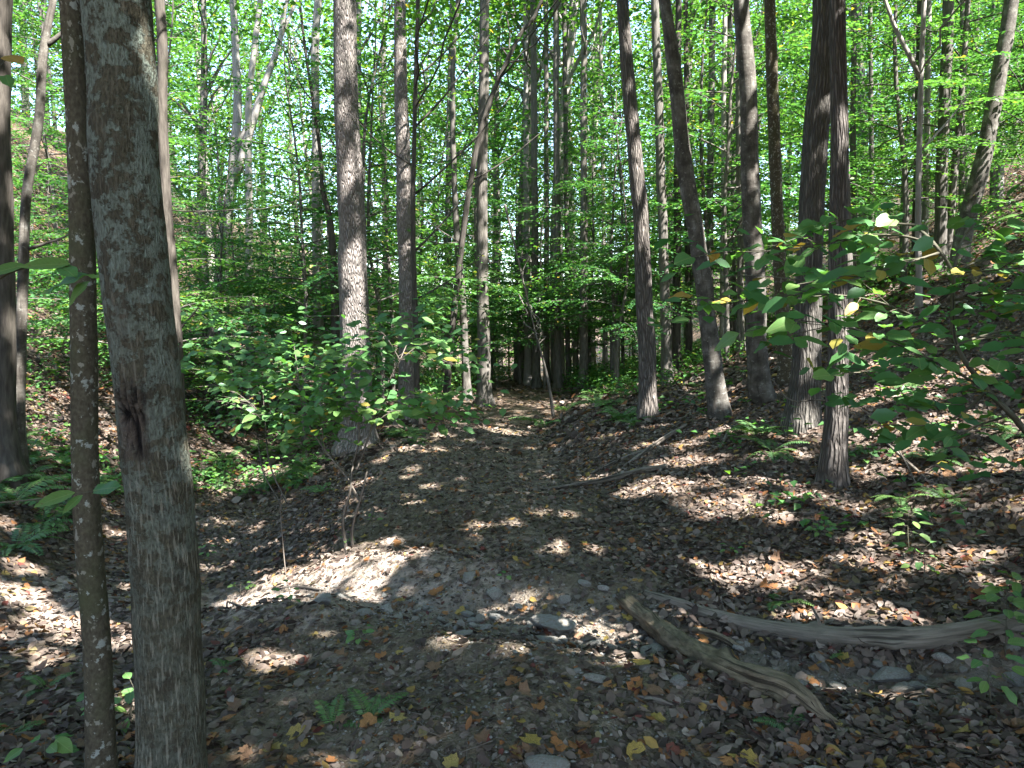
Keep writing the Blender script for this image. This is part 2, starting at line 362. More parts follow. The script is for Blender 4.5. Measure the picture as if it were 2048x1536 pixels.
def wood_mat(name, c0, c1, moss):
    m, t, o = mat(name); a = nd(t, 'Attribute', attribute_name='bk'); v = a.outputs['Vector']
    g = noise(t, mapping(t, v, (48, 48, 15) if name == 'rotten_wood' else (70, 70, 5)), 1, 6, .62); b = noise(t, mapping(t, v, (12, 12, 6)), 1, 5, .65); crack = noise(t, mapping(t, v, (34, 34, 1.6)), 1, 2)
    c = ramp(t, g, [(.3, c0), (.68, c1)]); c = mixc(t, ramp(t, b, [(.48, (0, 0, 0)), (.64, (.75, .75, .75))]), c, moss)
    ck = ramp(t, crack, [(.36, (1, 1, 1)), (.41, (0, 0, 0))]); c = mixc(t, math_(t, 'MULTIPLY', ck, .8), c, tuple(x * .25 for x in c0))
    p = nd(t, 'BsdfPrincipled'); t.links.new(c, p.inputs['Base Color']); p.inputs['Roughness'].default_value = .85; p.inputs['Specular IOR Level'].default_value = .2
    hh = math_(t, 'SUBTRACT', math_(t, 'ADD', g, b), ck); t.links.new(bump(t, hh, .6, .012), p.inputs['Normal']); t.links.new(p.outputs[0], o.inputs[0]); return m
M['weathered'] = wood_mat('weathered_wood', (.085, .074, .057), (.22, .195, .155), (.10, .09, .068))
M['rotten'] = wood_mat('rotten_wood', (.07, .055, .036), (.22, .18, .12), (.055, .05, .03))
M['twig'] = wood_mat('twig_wood', (.075, .062, .048), (.20, .175, .145), (.09, .08, .06))
M['stem'] = wood_mat('green_stem', (.05, .045, .03), (.12, .115, .08), (.08, .09, .06))

def stone_mat():
    m, t, o = mat('stone'); tc = nd(t, 'TexCoord'); r = nd(t, 'ObjectInfo').outputs['Random']; v = tc.outputs['Object']
    n = noise(t, v, 9, 6, .65); n2 = noise(t, v, 45, 4)
    c = ramp(t, r, [(0, (.20, .205, .19)), (.4, (.28, .265, .23)), (.7, (.18, .195, .185)), (1, (.42, .40, .36))])
    c = mixc(t, ramp(t, n, [(.42, (0, 0, 0)), (.62, (.8, .8, .8))]), c, (.15, .125, .085)); c = mixc(t, math_(t, 'MULTIPLY', n2, .5), c, (.10, .095, .08))
    p = nd(t, 'BsdfPrincipled'); t.links.new(c, p.inputs['Base Color']); p.inputs['Roughness'].default_value = .85
    t.links.new(bump(t, math_(t, 'ADD', n, n2), .6, .015), p.inputs['Normal']); t.links.new(p.outputs[0], o.inputs[0]); return m
M['stone'] = stone_mat()

def ground_mat():
    m, t, o = mat('forest_floor'); tc = nd(t, 'TexCoord'); v = tc.outputs['Object']
    a = nd(t, 'Attribute', attribute_name='Col'); sep = nd(t, 'SeparateColor'); t.links.new(a.outputs[0], sep.inputs[0]); trail = sep.outputs[0]; wash = sep.outputs[1]
    n1 = noise(t, v, 1.3, 5, .6); n2 = noise(t, v, 11, 6, .65); n3 = noise(t, v, 70, 4, .6)
    soil = ramp(t, n2, [(.28, (.070, .055, .036)), (.5, (.160, .130, .090)), (.72, (.31, .262, .20))])
    soil = mixc(t, ramp(t, n3, [(.35, (.6, .6, .6)), (.6, (0, 0, 0))]), soil, (.09, .072, .05))
    vo = nd(t, 'TexVoronoi', feature='F1'); vo.inputs['Scale'].default_value = 17; t.links.new(v, vo.inputs['Vector'])
    sp = nd(t, 'SeparateColor'); t.links.new(vo.outputs['Color'], sp.inputs[0])
    lit = ramp(t, sp.outputs[0], [(0, (.06, .042, .03)), (.3, (.12, .085, .06)), (.55, (.18, .135, .10)), (.8, (.25, .20, .155)), (.93, (.24, .13, .06)), (1, (.28, .15, .06))])
    lit = mixc(t, ramp(t, vo.outputs['Distance'], [(.35, (0, 0, 0)), (.75, (.8, .8, .8))]), lit, (.035, .025, .018))
    lit = mixc(t, ramp(t, n3, [(.3, (.5, .5, .5)), (.6, (0, 0, 0))]), lit, (.04, .03, .022))
    f = math_(t, 'ADD', trail, math_(t, 'MULTIPLY', math_(t, 'SUBTRACT', n1, .5), 1.6)); f = ramp(t, f, [(.3, (0, 0, 0)), (.7, (1, 1, 1))])
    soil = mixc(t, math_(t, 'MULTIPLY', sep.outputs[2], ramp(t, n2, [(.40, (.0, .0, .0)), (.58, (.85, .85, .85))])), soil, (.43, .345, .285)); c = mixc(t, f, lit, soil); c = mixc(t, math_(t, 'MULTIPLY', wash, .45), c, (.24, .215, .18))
    p = nd(t, 'BsdfPrincipled'); t.links.new(c, p.inputs['Base Color']); p.inputs['Roughness'].default_value = .92; p.inputs['Specular IOR Level'].default_value = .15
    hh = math_(t, 'ADD', math_(t, 'MULTIPLY', n2, .8), math_(t, 'MULTIPLY', n3, .35)); hh = math_(t, 'SUBTRACT', hh, math_(t, 'MULTIPLY', vo.outputs['Distance'], .35))
    t.links.new(bump(t, hh, 1.0, .06), p.inputs['Normal']); t.links.new(p.outputs[0], o.inputs[0]); return m
M['ground'] = ground_mat()

# ================================================================ THE GROUND
def graded(lo, a, b, hi, step, grow=1.09):
    mid = list(np.arange(a, b + 1e-6, step)); s = step; x = mid[-1]; up = []
    while x < hi: s *= grow; x += s; up.append(x)
    s = step; x = mid[0]; dn = []
    while x > lo: s *= grow; x -= s; dn.append(x)
    return np.array(dn[::-1] + mid + up)
gxs = graded(-900, -3.2, 3.6, 900, .045, 1.045); gys = graded(-300, 2.2, 6.5, 1500, .04, 1.04)
GX, GY = np.meshgrid(gxs, gys); GZ = H(GX, GY)
u = GX - trail_x(GY)
GZ = GZ + .010 * fbm(GX * 16, GY * 16, 40, 2) * ((GY < 14) & (GY > 1) & (np.abs(GX) < 9))
tr = (1 - sstep(.75, 1.5, np.abs(u + .1))) * (1 - .6 * sstep(9, 14, GY))
tr = np.maximum(tr, .75 * np.exp(-((GX - gully_x(GY)) / .75) ** 2) * sstep(2.5, 4, GY) * (1 - sstep(12, 15, GY)))
tr = np.maximum(tr, .55 * (1 - sstep(5.5, 7, GY)) * (GX < -.5) * sstep(-6, -3.5, GX))
wsh = np.exp(-(wash_d(GX, GY) / .33) ** 2)
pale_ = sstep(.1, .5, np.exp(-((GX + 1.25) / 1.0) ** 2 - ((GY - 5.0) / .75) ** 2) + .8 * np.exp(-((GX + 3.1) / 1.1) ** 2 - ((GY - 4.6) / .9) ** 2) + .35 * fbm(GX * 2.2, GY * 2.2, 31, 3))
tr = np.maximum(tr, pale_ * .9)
ny, nx = GX.shape; i = np.arange(ny - 1)[:, None] * nx; j = np.arange(nx - 1)[None]
F = np.stack([i + j, i + j + 1, i + nx + j + 1, i + nx + j], -1).reshape(-1, 4)
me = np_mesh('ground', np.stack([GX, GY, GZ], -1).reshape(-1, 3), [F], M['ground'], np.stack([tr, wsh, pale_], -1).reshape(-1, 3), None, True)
tag(link('ground', me), 'leaf strewn forest floor with a dirt trail between two slopes', kind='structure')

# ================================================================ SUN FLECKS: leaves cut from the crowns to let chosen flecks through
GAPS = []      # (point, radius) : no canopy leaf stands between the point and the sun
for (px, py, r) in [(830, 1103, 45), (770, 1118, 60), (700, 1135, 60), (630, 1155, 60), (560, 1168, 55), (500, 1183, 45), (690, 1185, 60), (620, 1190, 55), (740, 1170, 40), (460, 1200, 35),
                    (900, 1252, 40), (975, 1285, 45), (1030, 1235, 35), (1085, 1246, 50), (1180, 1245, 40), (1225, 1300, 35), (1110, 1088, 40), (1030, 1048, 25), (940, 1050, 25),
                    (1300, 975, 40), (1360, 972, 45), (1425, 968, 35), (1440, 1030, 40), (1500, 1026, 45), (1550, 1035, 30), (1120, 1030, 25),
                    (1030, 868, 40), (970, 852, 45), (1080, 858, 30), (850, 898, 35), (900, 870, 25),
                    (455, 985, 35), (505, 962, 40), (530, 940, 45), (450, 1078, 30), (500, 1060, 25), (430, 1040, 25),
                    (40, 1130, 40), (50, 1195, 60), (140, 1205, 60), (100, 1250, 70), (215, 1215, 40), (20, 1265, 50), (230, 1290, 40), (60, 1320, 40), (20, 1045, 30),
                    (1740, 800, 55), (1700, 770, 40), (1850, 770, 55), (1960, 740, 50), (1900, 860, 55), (1735, 880, 55), (1800, 905, 45), (1985, 915, 55), (2025, 1000, 40), (1930, 985, 45), (1860, 1010, 40), (1770, 960, 40),
                    (1480, 862, 45), (1350, 890, 30), (1410, 925, 35), (1490, 812, 40), (1500, 990, 35), (1640, 868, 25), (1560, 960, 30), (1730, 1090, 30), (1890, 760, 50), (1780, 720, 40),
                    (1980, 1110, 45), (1900, 1130, 40), (2030, 1160, 35), (1790, 1345, 35), (1480, 1160, 40), (1570, 1160, 35), (1240, 1310, 35), (1700, 1395, 40), (1870, 1420, 50), (1990, 1490, 40), (1950, 1440, 40),
                    (1530, 1290, 35), (1340, 1215, 20), (250, 1420, 30), (1340, 1290, 15), (1440, 1255, 25), (1600, 1272, 25), (680, 1045, 25), (600, 1060, 20), (700, 980, 20)]:
    p = ground(px, py); d = (p - CAM) @ FW; GAPS.append((p, max(.03, r * d / F_PX * .80 - .05)))
_g = GAPS; GAPS = []
for p, r in _g:
    for _ in range(2 + int(r / .08)):
        q = p + np.append(rng.normal(0, 1, 2) * np.array([.75 * r + .05, .55 * r + .04]), 0); GAPS.append((q, max(.0, r * rng.uniform(.25, .8) - .02)))
for _ in range(90):                            # stray flecks on the slope
    y = rng.uniform(3.5, 13); x = rng.uniform(1.2, .72 * y); GAPS.append((np.array([x, y, h1(x, y)]), rng.uniform(-.04, .05)))
for _ in range(50):
    y = rng.uniform(3.5, 12); x = rng.uniform(-.7 * y, -.8); GAPS.append((np.array([x, y, h1(x, y)]), rng.uniform(-.04, .05)))
def trunk_gap(px, py, Y, r): GAPS.append((at(px, py, Y), r * .7 - .07))
for (px, py, Y_, r_) in [(450, 720, 5.8, .10), (500, 780, 5.5, .10), (640, 700, 5.6, .12), (850, 700, 5.5, .12), (700, 760, 5.3, .1), (600, 640, 6.0, .1), (420, 660, 6.0, .1), (800, 760, 5.4, .1), (1640, 590, 3.1, .0), (1980, 600, 2.9, .0), (720, 830, 5.0, .16), (780, 835, 5.0, .14), (880, 830, 5.1, .18), (930, 800, 5.1, .12), (560, 740, 5.6, .14), (620, 720, 5.6, .1), (1980, 1300, 3.0, .1)]: trunk_gap(px, py, Y_, r_)
N_GROUND_GAPS = len(GAPS)
def cull(P, soft=.10):
    keep = np.ones(len(P), bool); jit = rng.normal(0, soft, len(P))
    for g, r in GAPS:
        v = P - g; tt = v @ SUN; d = np.linalg.norm(v - tt[:, None] * SUN, axis=1)
        keep &= ~((tt > .3) & (d < r + .135 + jit * .35))
    return keep

# ================================================================ TREES
def frag(base, n=1): return base
def clump_points(c, R_xy, z0, z1, n, per=45, shell=.6, sig=.34):
    k = max(4, n // per)
    a = rng.uniform(0, 2 * math.pi, k); zz = rng.uniform(0, 1, k)
    prof = np.sqrt(np.clip(np.sin(np.clip(zz * .92 + .08, 0, 1) * math.pi), 0.05, 1)); rr = R_xy * prof * np.sqrt(rng.uniform(shell * .2, 1, k))
    C = np.stack([c[0] + np.cos(a) * rr, c[1] + np.sin(a) * rr, z0 + (z1 - z0) * zz], 1)
    idx = rng.integers(0, k, n); P = C[idx] + rng.normal(0, 1, (n, 3)) * np.array([sig * 1.5, sig * 1.5, sig * .55])
    return P, C
def leaf_cloud(P, L, W, mname, name, tiltv=.45, colmean=.45):
    n = len(P); a = rng.uniform(0, 2 * math.pi, n)
    D = np.stack([np.cos(a), np.sin(a), rng.normal(-.15, .25, n)], 1); N = np.stack([rng.normal(0, tiltv, n), rng.normal(0, tiltv, n), np.ones(n)], 1)
    s = rng.uniform(.7, 1.2, n); V, F = kites(P - unit(D) * (L * s)[:, None] * .5, D, N, L * s, W * s)
    c = np.clip(rng.normal(colmean, .2, n) + .15 * vnoise(P[:, 0] * .6, P[:, 1] * .6 + P[:, 2] * .5, 5), 0, .97); c = np.where(rng.random(n) < .012, 1, c)
    return np_mesh(name, V, [F], M[mname], np.repeat(np.stack([c, c, c], 1), 4, 0))

def build_tree(name, label, cat, group, path, rad, bark, sides=14, step=.25, crown=None, rough=.12, seed=0, limbs=5, dispfn=None, colfn=None, stubs=(), flare=1.5, leafmat='canopy'):
    """path (n,3) trunk centre line from below the ground to the top; rad radii along it"""
    base = path[0].copy(); base[2] = h1(base[0], base[1])
    root = empty(name, base, label, cat, group)
    A = resample(np.column_stack([spline(path, 10), np.interp(np.linspace(0, len(path) - 1, (len(path) - 1) * 10 + 1), range(len(path)), rad)]), step=step)
    P, r = A[:, :3], A[:, 3].copy()
    P = P + np.stack([.25 * r * fbm(P[:, 2] * .9 + seed, P[:, 2] * 0 + seed, 60, 3), .25 * r * fbm(P[:, 2] * .9 - seed, P[:, 2] * 0 + 3 * seed, 61, 3), 0 * r], 1)
    zrel = P[:, 2] - base[2]; r = r * (1 + (flare - 1) * np.exp(-np.maximum(zrel, 0) / .20))
    def fl(TH, S, RR):
        z = np.maximum(np.interp(S[:, 0], np.arange(len(P)) * 0 + np.concatenate([[0], np.cumsum(np.linalg.norm(np.diff(P, axis=0), axis=1))]), zrel), 0)[:, None]
        d = .30 * (flare - 1) * RR * np.exp(-z / .22) * np.cos(TH * 4 + seed) * .6
        return d + (dispfn(TH, S, RR) if dispfn else 0)
    mb = Mesh(); V, F, bk, TH, S = tube(P, r, sides, rough, seed, 5, True, fl)
    C = None
    if colfn: C = colfn(TH, S, V)
    mb.add(V - base, F, C, bk)
    stub_meshes = []
    for (hz, az, ln, up, rr) in stubs:
        i0 = int(np.argmin(np.abs(zrel - hz))); d = np.array([math.cos(az), math.sin(az), up]); d /= np.linalg.norm(d)
        q = np.linspace(0, 1, 7)[:, None]; BP = P[i0] + d * q * ln + np.array([0, 0, .18 * ln]) * q * q + rng.normal(0, .012 * ln, (7, 3)) * q
        V, F, bk, _, _ = tube(BP, np.linspace(rr, rr * .35, 7), 6, .1, seed + 3); sb = Mesh(); sb.add(V - base, F, None, bk); stub_meshes.append(sb.build('branch', M[bark]))
    if crown:
        z0, z1, Rc, n, L, W = crown; c = P[-1]; n = n if name == 'added_shade_tree' else int(n * .9)
        cx = np.interp((z0 + z1) / 2, P[:, 2], P[:, 0]); cyy = np.interp((z0 + z1) / 2, P[:, 2], P[:, 1])
        LP, CC = clump_points((cx, cyy), Rc, z0, z1, n)
        for k in range(limbs):
            tgt = CC[rng.integers(len(CC))]; zb = max(z0 - 1.2, tgt[2] - Rc * .9); i0 = int(np.argmin(np.abs(P[:, 2] - zb))); a = P[i0]
            q = np.linspace(0, 1, 7)[:, None]; BP = a * (1 - q) + tgt * q; BP[:, 2] += np.sin(q[:, 0] * math.pi) * -.3 * np.linalg.norm(tgt - a) * .3; BP[1:-1] += rng.normal(0, .08, (5, 3))
            V, F, bk, _, _ = tube(BP, np.linspace(r[i0] * .45, .012, 7), 5, .1, seed + k); mb.add(V - base, F, None, bk)
    tk = link('trunk', mb.build('trunk', M[bark]), root)
    for sm_ in stub_meshes: link('branch', sm_, tk)
    if crown:
        LP = LP[cull(LP)]
        link('crown', leaf_cloud(LP - base, L, W, leafmat, 'crown'), root)
    return root, P, r

def main_tree(label, pts, bark, Y=None, H_top=17, crown=None, sides=18, step=.14, seed=1, name='tree', rough=.10, flare=1.65, dispfn=None, colfn=None, stubs=(), lean_y=0.0, limbs=4, group=None, base_py=None):
    """pts: (px, py, width px) down to up, all at the depth of the base"""
    b = ground(pts[0][0], pts[0][1]) if Y is None else None
    Y = b[1] if Y is None else Y
    P = []; rad = []
    for (px, py, wd) in pts:
        p = at(px, py, Y); P.append(p); rad.append(wd * ((p - CAM) @ FW) / F_PX / 2)
    P = np.array(P)
    P[:, 1] += lean_y * np.maximum(P[:, 2], 0)
    g = h1(P[0][0], P[0][1])
    if P[0][2] > g + .02:                                  # base hidden in the photo: carry it down to the ground
        P = np.vstack([[P[0][0] + (P[0][0] - P[1][0]) * .15, P[0][1], g], P]); rad = [rad[0] * 1.05] + rad
    bot = P[0].copy(); bot[2] = g - .15; P = np.vstack([bot, P]); rad = [rad[0]] + rad
    d = unit(P[-1] - P[-3]); top = P[-1].copy(); q = top.copy(); rr = rad[-1]; z_ = top[2]
    while q[2] < H_top:
        d = unit(d * .75 + np.array([0, 0, .25]) + rng.normal(0, .03, 3)); q = q + d * 1.8; P = np.vstack([P, q]); rad.append(max(.02, rr * (1 - .9 * (q[2] - z_) / (H_top - z_ + 1.9))))
    return build_tree(name, label, 'tree', group, P, rad, bark, sides, step, crown, rough, seed, limbs, dispfn, colfn, stubs, flare)

# sun flecks on trunks (world depths of those trunks)
POP = ground(712, 893)[1]
for (px, py, r) in [(690, 30, .10), (688, 105, .22), (700, 345, .16), (712, 530, .26), (722, 640, .10)]: trunk_gap(px, py, POP - .2, r)
T23 = ground(1668, 962)[1]
for (px, py, r) in [(1676, 640, .10), (1676, 685, .11), (1668, 720, .07), (1678, 770, .035), (1672, 815, .03), (1668, 880, .07), (1660, 905, .05), (1680, 250, .06), (1682, 300, .05), (1668, 950, .06)]: trunk_gap(px, py, T23 - .1, r)
T22 = ground(1605, 850)[1]
for (px, py, r) in [(1635, 300, .08), (1600, 840, .14), (1590, 780, .03)]: trunk_gap(px, py, T22 - .2, r)
T20 = ground(1525, 800)[1]
for (px, py, r) in [(1497, 150, .16), (1500, 110, .10), (1507, 350, .08), (1511, 500, .14), (1510, 530, .12), (1500, 250, .05), (1515, 590, .08)]: trunk_gap(px, py, T20 - .12, r)
T19 = ground(1440, 833)[1]
for (px, py, r) in [(1340, 60, .12), (1350, 120, .12), (1362, 200, .07), (1405, 470, .08), (1410, 520, .05), (1330, 20, .1)]: trunk_gap(px, py, T19 - .1, r)
T17 = ground(1297, 840)[1]
for (px, py, r) in [(1262, 240, .12), (1268, 300, .06), (1290, 455, .03), (1300, 830, .08), (1275, 60, .04)]: trunk_gap(px, py, T17 - .12, r)
for (px, py, r) in [(808, 80, .05), (812, 330, .05), (808, 260, .04)]: trunk_gap(px, py, 11.6, r)
for (px, py, r) in [(8, 600, .1), (10, 850, .12), (35, 700, .1)]: trunk_gap(px, py, 7.6, r)

# --- the near grey-green trunk with the bark wound
def scar_disp(TH, S, RR):
    a = TH - 2.98; a = (a + math.pi) % (2 * math.pi) - math.pi       # towards the camera, slightly left
    z = S - SC_Z
    m = np.exp(-(a / .48) ** 4) * np.exp(-((z + .02 * a) / .115) ** 4)
    rid = np.abs(vnoise(a * 9 + 2.5 * vnoise(S * 9, a * 3, 70), S * 7, 71)) * 2
    return m * (-.026 + .050 * rid) + .004 * fbm(TH * 3, S * 9, 77, 3) * 1.0
def scar_col(TH, S, V):
    a = TH - 2.98; a = (a + math.pi) % (2 * math.pi) - math.pi; z = S - SC_Z
    m = np.exp(-(a / .50) ** 4) * np.exp(-(z / .125) ** 4); z2 = np.exp(-(a / .3) ** 2 - ((z - .30) / .09) ** 2) * .8
    rid = np.abs(vnoise(a * 9 + 2.5 * vnoise(S * 9, a * 3, 70), S * 7, 71)) * 2; cr = np.clip(1.3 * m, 0, 1) * (1 - sstep(.16, .42, rid))  # recess shade painted in: near-black where the wound's ridges dip
    c = np.clip(m * 1.0 + z2 * .5, 0, 1).ravel(); return np.stack([c, cr.ravel(), c * 0], 1)
F1 = at(352, 1640, 2.35)
SC_Z = at(262, 835, 2.35)[2] - (h1(F1[0], F1[1]) - .15)
main_tree('thick grey green lichened trunk with a torn bark wound, closest to the camera', [(352, 1640, 118), (338, 1300, 122), (312, 1000, 126), (275, 600, 126), (250, 300, 127), (228, 0, 128)], 'lichen', Y=2.35, H_top=16, crown=(9, 16, 2.6, 1500, .16, .12), sides=110, step=.012, seed=3, rough=.035, flare=1.25, dispfn=scar_disp, colfn=scar_col)
main_tree('slim dark mottled trunk with white lichen spots, close beside the thick lichened trunk', [(206, 1640, 50), (193, 1300, 50), (172, 1000, 50), (166, 700, 49), (158, 300, 45), (141, 0, 42)], 'mottled', Y=2.45, H_top=13, crown=(8, 13, 1.8, 900, .15, .11), sides=40, step=.03, seed=5, rough=.05, flare=1.2)

# --- trunks of the middle distance, one by one
main_tree('dark rough trunk cut off by the left edge of the photo', [(12, 958, 56), (8, 850, 46), (3, 500, 42), (2, 0, 40)], 'dark', H_top=17, crown=(10, 17, 3, 1500, .17, .13), seed=8)
main_tree('thin crooked grey tree with a side branch next to the left edge trunk', [(38, 930, 22), (40, 800, 21), (45, 560, 19), (52, 400, 18), (78, 240, 17), (84, 130, 16), (98, 40, 14), (106, 0, 13)], 'smooth', Y=7.4, H_top=10, crown=(6.5, 10, 1.8, 700, .12, .08), seed=9, sides=12, stubs=((4.15, .2, .4, .75, .03), (2.2, .1, .5, .2, .02)))
main_tree('thin dark wavy trunk just right of the thick lichened trunk', [(352, 700, 24), (344, 580, 24), (332, 420, 22), (326, 240, 20), (326, 100, 20), (320, 0, 19)], 'dark', Y=8.6, H_top=13, crown=(8, 13, 2.2, 900, .13, .09), seed=10, sides=12, stubs=((3.4, .25, 1.6, -.05, .009), (2.1, .4, .35, .9, .02)))  # darker bark stands in for shade on this trunk
main_tree('leaning forked pale tree on the far slope', [(425, 650, 26), (438, 590, 25), (452, 450, 23), (465, 360, 20), (474, 200, 16), (470, 60, 14), (466, 0, 13)], 'pale', Y=17, H_top=17, crown=(11, 17, 2.6, 1600, .15, .1), seed=11, sides=10, stubs=((4.5, .1, 4.5, 2.6, .11), (5.2, .4, 4, 2.2, .08)))
main_tree('straight thin pale trunk beside the leaning forked tree', [(500, 655, 16), (499, 400, 14), (498, 200, 12), (520, 0, 11)], 'pale', Y=16, H_top=16, crown=(10, 16, 2.3, 1300, .15, .1), seed=12, sides=10)
main_tree('pale sunlit narrow trunk behind the big furrowed trunk', [(637, 690, 20), (634, 500, 18), (632, 300, 17), (630, 100, 16), (636, 0, 15)], 'pale', Y=14.5, H_top=16, crown=(10, 16, 2.4, 1400, .15, .1), seed=13, sides=10)
main_tree('dark forked stem just left of the big furrowed trunk', [(672, 720, 16), (668, 560, 15), (660, 440, 13), (645, 380, 9), (640, 300, 7)], 'dark', Y=13, H_top=9, crown=(6.5, 9, 1.4, 500, .12, .08), seed=14, sides=9, stubs=((2.1, 1.0, 1.5, 2.2, .04),))
main_tree('big straight furrowed trunk striped with sun and shadow', [(716, 893, 66), (714, 800, 60), (708, 600, 57), (700, 430, 54), (692, 200, 48), (688, 0, 45)], 'furrow', H_top=20, crown=(12, 20, 3.2, 1600, .17, .13), seed=15, sides=28, step=.08, rough=.05)
main_tree('straight dark grey trunk right of the big furrowed trunk', [(818, 845, 40), (815, 700, 36), (812, 500, 32), (804, 250, 28), (800, 0, 23)], 'furrow', H_top=18, crown=(11, 18, 2.8, 1500, .17, .13), seed=16, rough=.06)
main_tree('thin dark stem with slanting branches hugging the dark grey trunk', [(836, 830, 12), (830, 600, 11), (826, 450, 10), (830, 200, 9), (836, 0, 8)], 'dark', Y=11.2, H_top=9.5, crown=(6, 9.5, 2.0, 1200, .11, .07), seed=17, sides=8, stubs=((2.7, .5, 1.6, .9, .02), (3.6, .2, 1.9, .8, .02), (4.6, .4, 2.0, 1.0, .02), (2.0, .7, 1.5, .4, .018), (4.0, 2.8, 1.4, .6, .016), (5.2, .3, 1.8, .9, .015)))
main_tree('thin dark stem leaning far over the trail', [(892, 805, 15), (905, 650, 13), (925, 480, 12), (948, 320, 11), (985, 190, 10), (1040, 70, 8), (1075, 20, 7)], 'dark', Y=13.5, H_top=9, crown=(7, 10, 2.0, 1000, .12, .08), seed=18, sides=8, stubs=((4.2, .3, 1.6, .5, .02), (3.0, 3.0, 1.2, .5, .016)))
main_tree('grey thin trunk between the leaning stem and the straight trail-side trunk', [(936, 805, 17), (925, 600, 14), (910, 400, 12), (905, 150, 10), (915, 0, 9)], 'plain', Y=15, H_top=14, crown=(8, 14, 2.0, 1100, .13, .09), seed=19, sides=9)
main_tree('straight trunk standing at the far end of the trail', [(968, 812, 28), (966, 650, 25), (965, 400, 22), (968, 200, 21), (970, 0, 19)], 'plain', H_top=18, crown=(10, 18, 2.6, 1500, .15, .11), seed=20, rough=.05)
k = 21
for (lab, x0, y0, wd, xt, wt, Y, bk) in [
    ('pale leftmost trunk of the close trio beyond the trail', 1056, 785, 15, 1050, 10, 19, 'pale'), ('middle trunk of the close trio beyond the trail, thicker and greyer', 1073, 790, 17, 1066, 12, 18, 'plain'), ('rightmost trunk of the close trio beyond the trail', 1094, 780, 13, 1092, 9, 20, 'plain'),
    ('dark trunk just right of the trio beyond the trail', 1116, 792, 15, 1112, 12, 17.5, 'plain'), ('slim dark trunk second right of the trio beyond the trail', 1137, 782, 11, 1128, 9, 19, 'plain'),
    ('dark straight trunk third right of the trio beyond the trail', 1167, 777, 18, 1168, 12, 17, 'plain'), ('thin trunk halfway between the trio and the brown shaggy trunk', 1212, 770, 10, 1200, 7, 21, 'pale'),
    ('grey trunk close behind the brown shaggy trunk', 1335, 770, 22, 1310, 16, 13, 'plain'), ('dark thin trunk in the gap between shaggy and leaning trunks', 1352, 760, 18, 1358, 12, 14.5, 'dark'), ('dark upright trunk hidden low behind the leaning trunk', 1378, 750, 14, 1372, 9, 15.5, 'dark'),
    ('pale thin sapling trunk lit by sun between leaning and smooth trunks', 1444, 760, 11, 1450, 9, 15, 'pale'), ('green-shaded trunk seen behind the leaning trunk', 1418, 700, 14, 1424, 13, 17, 'plain'), ('dark slim trunk touching the smooth beech trunk', 1482, 690, 14, 1476, 11, 13.5, 'plain'),
    ('dark trunk with a pale neighbour on the upper slope', 1832, 560, 18, 1842, 15, 14, 'dark'), ('pale slender trunk next to the dark one on the upper slope', 1848, 560, 13, 1858, 11, 14.3, 'pale'), ('brown speckled trunk on the upper slope', 1876, 560, 24, 1897, 20, 13, 'plain'),
    ('dark thin trunk right of the brown speckled one on the slope', 1922, 560, 13, 1925, 10, 16, 'plain'), ('shaded trunk just right of the twin shaggy trunks', 1705, 640, 16, 1708, 9, 14, 'plain'), ('thin dark trunk right of the snag on the slope', 1745, 600, 12, 1740, 8, 17, 'plain')]:
    main_tree(lab, [(x0, y0, wd), (x0 * .6 + xt * .4, y0 * .6, (wd + wt) / 2), (xt, 0, wt)], bk, Y=Y, H_top=15 + (k % 4), crown=(9, 15 + (k % 4), 2.3, 1100, .15, .1), seed=k, sides=10, step=.25); k += 1
main_tree('brown shaggy trunk at the foot of the bank beside the trail', [(1297, 842, 36), (1294, 700, 35), (1286, 500, 33), (1268, 300, 29), (1255, 150, 27), (1243, 0, 24)], 'shaggy', H_top=18, crown=(10, 18, 2.8, 1300, .17, .13), seed=41, sides=22, step=.1, rough=.08)
main_tree('curved grey trunk leaning away from the slope', [(1442, 835, 42), (1430, 740, 36), (1405, 560, 33), (1388, 430, 32), (1366, 300, 30), (1345, 130, 27), (1328, 0, 24)], 'smooth', H_top=17, crown=(10, 17, 2.5, 1200, .16, .12), seed=42, sides=20, step=.1, flare=1.3, stubs=((4.0, 1.2, .35, 1.8, .03),))
main_tree('smooth dark beech trunk with a flared root on the slope', [(1528, 800, 46), (1518, 740, 41), (1508, 560, 39), (1500, 350, 36), (1494, 150, 33), (1484, 0, 30)], 'smooth', H_top=18, crown=(11, 18, 2.8, 1300, .16, .12), seed=43, sides=22, step=.1, rough=.05, flare=1.25)
main_tree('dark splotched trunk between the beech and the stout furrowed trunk', [(1582, 790, 30), (1568, 650, 27), (1556, 450, 24), (1548, 250, 23), (1540, 0, 22)], 'mottled', Y=T20 + .5, H_top=16, crown=(10, 16, 2.4, 1100, .16, .12), seed=44, sides=16, step=.12, rough=.10)
main_tree('stout furrowed brown trunk on the slope, left of the pair', [(1605, 852, 62), (1610, 740, 56), (1617, 550, 49), (1626, 350, 48), (1640, 150, 50), (1648, 0, 50)], 'grey', H_top=20, crown=(12, 20, 3.2, 1500, .17, .13), seed=45, sides=26, step=.09, rough=.05, flare=1.3)
main_tree('rough trunk crossed by a slanting sun stripe, nearest on the leafy slope', [(1667, 966, 52), (1668, 880, 46), (1676, 700, 39), (1678, 500, 35), (1678, 250, 33), (1676, 0, 31)], 'shaggy', H_top=15, crown=(9, 15, 2.4, 1100, .16, .12), seed=46, sides=28, step=.05, rough=.06, flare=1.25)
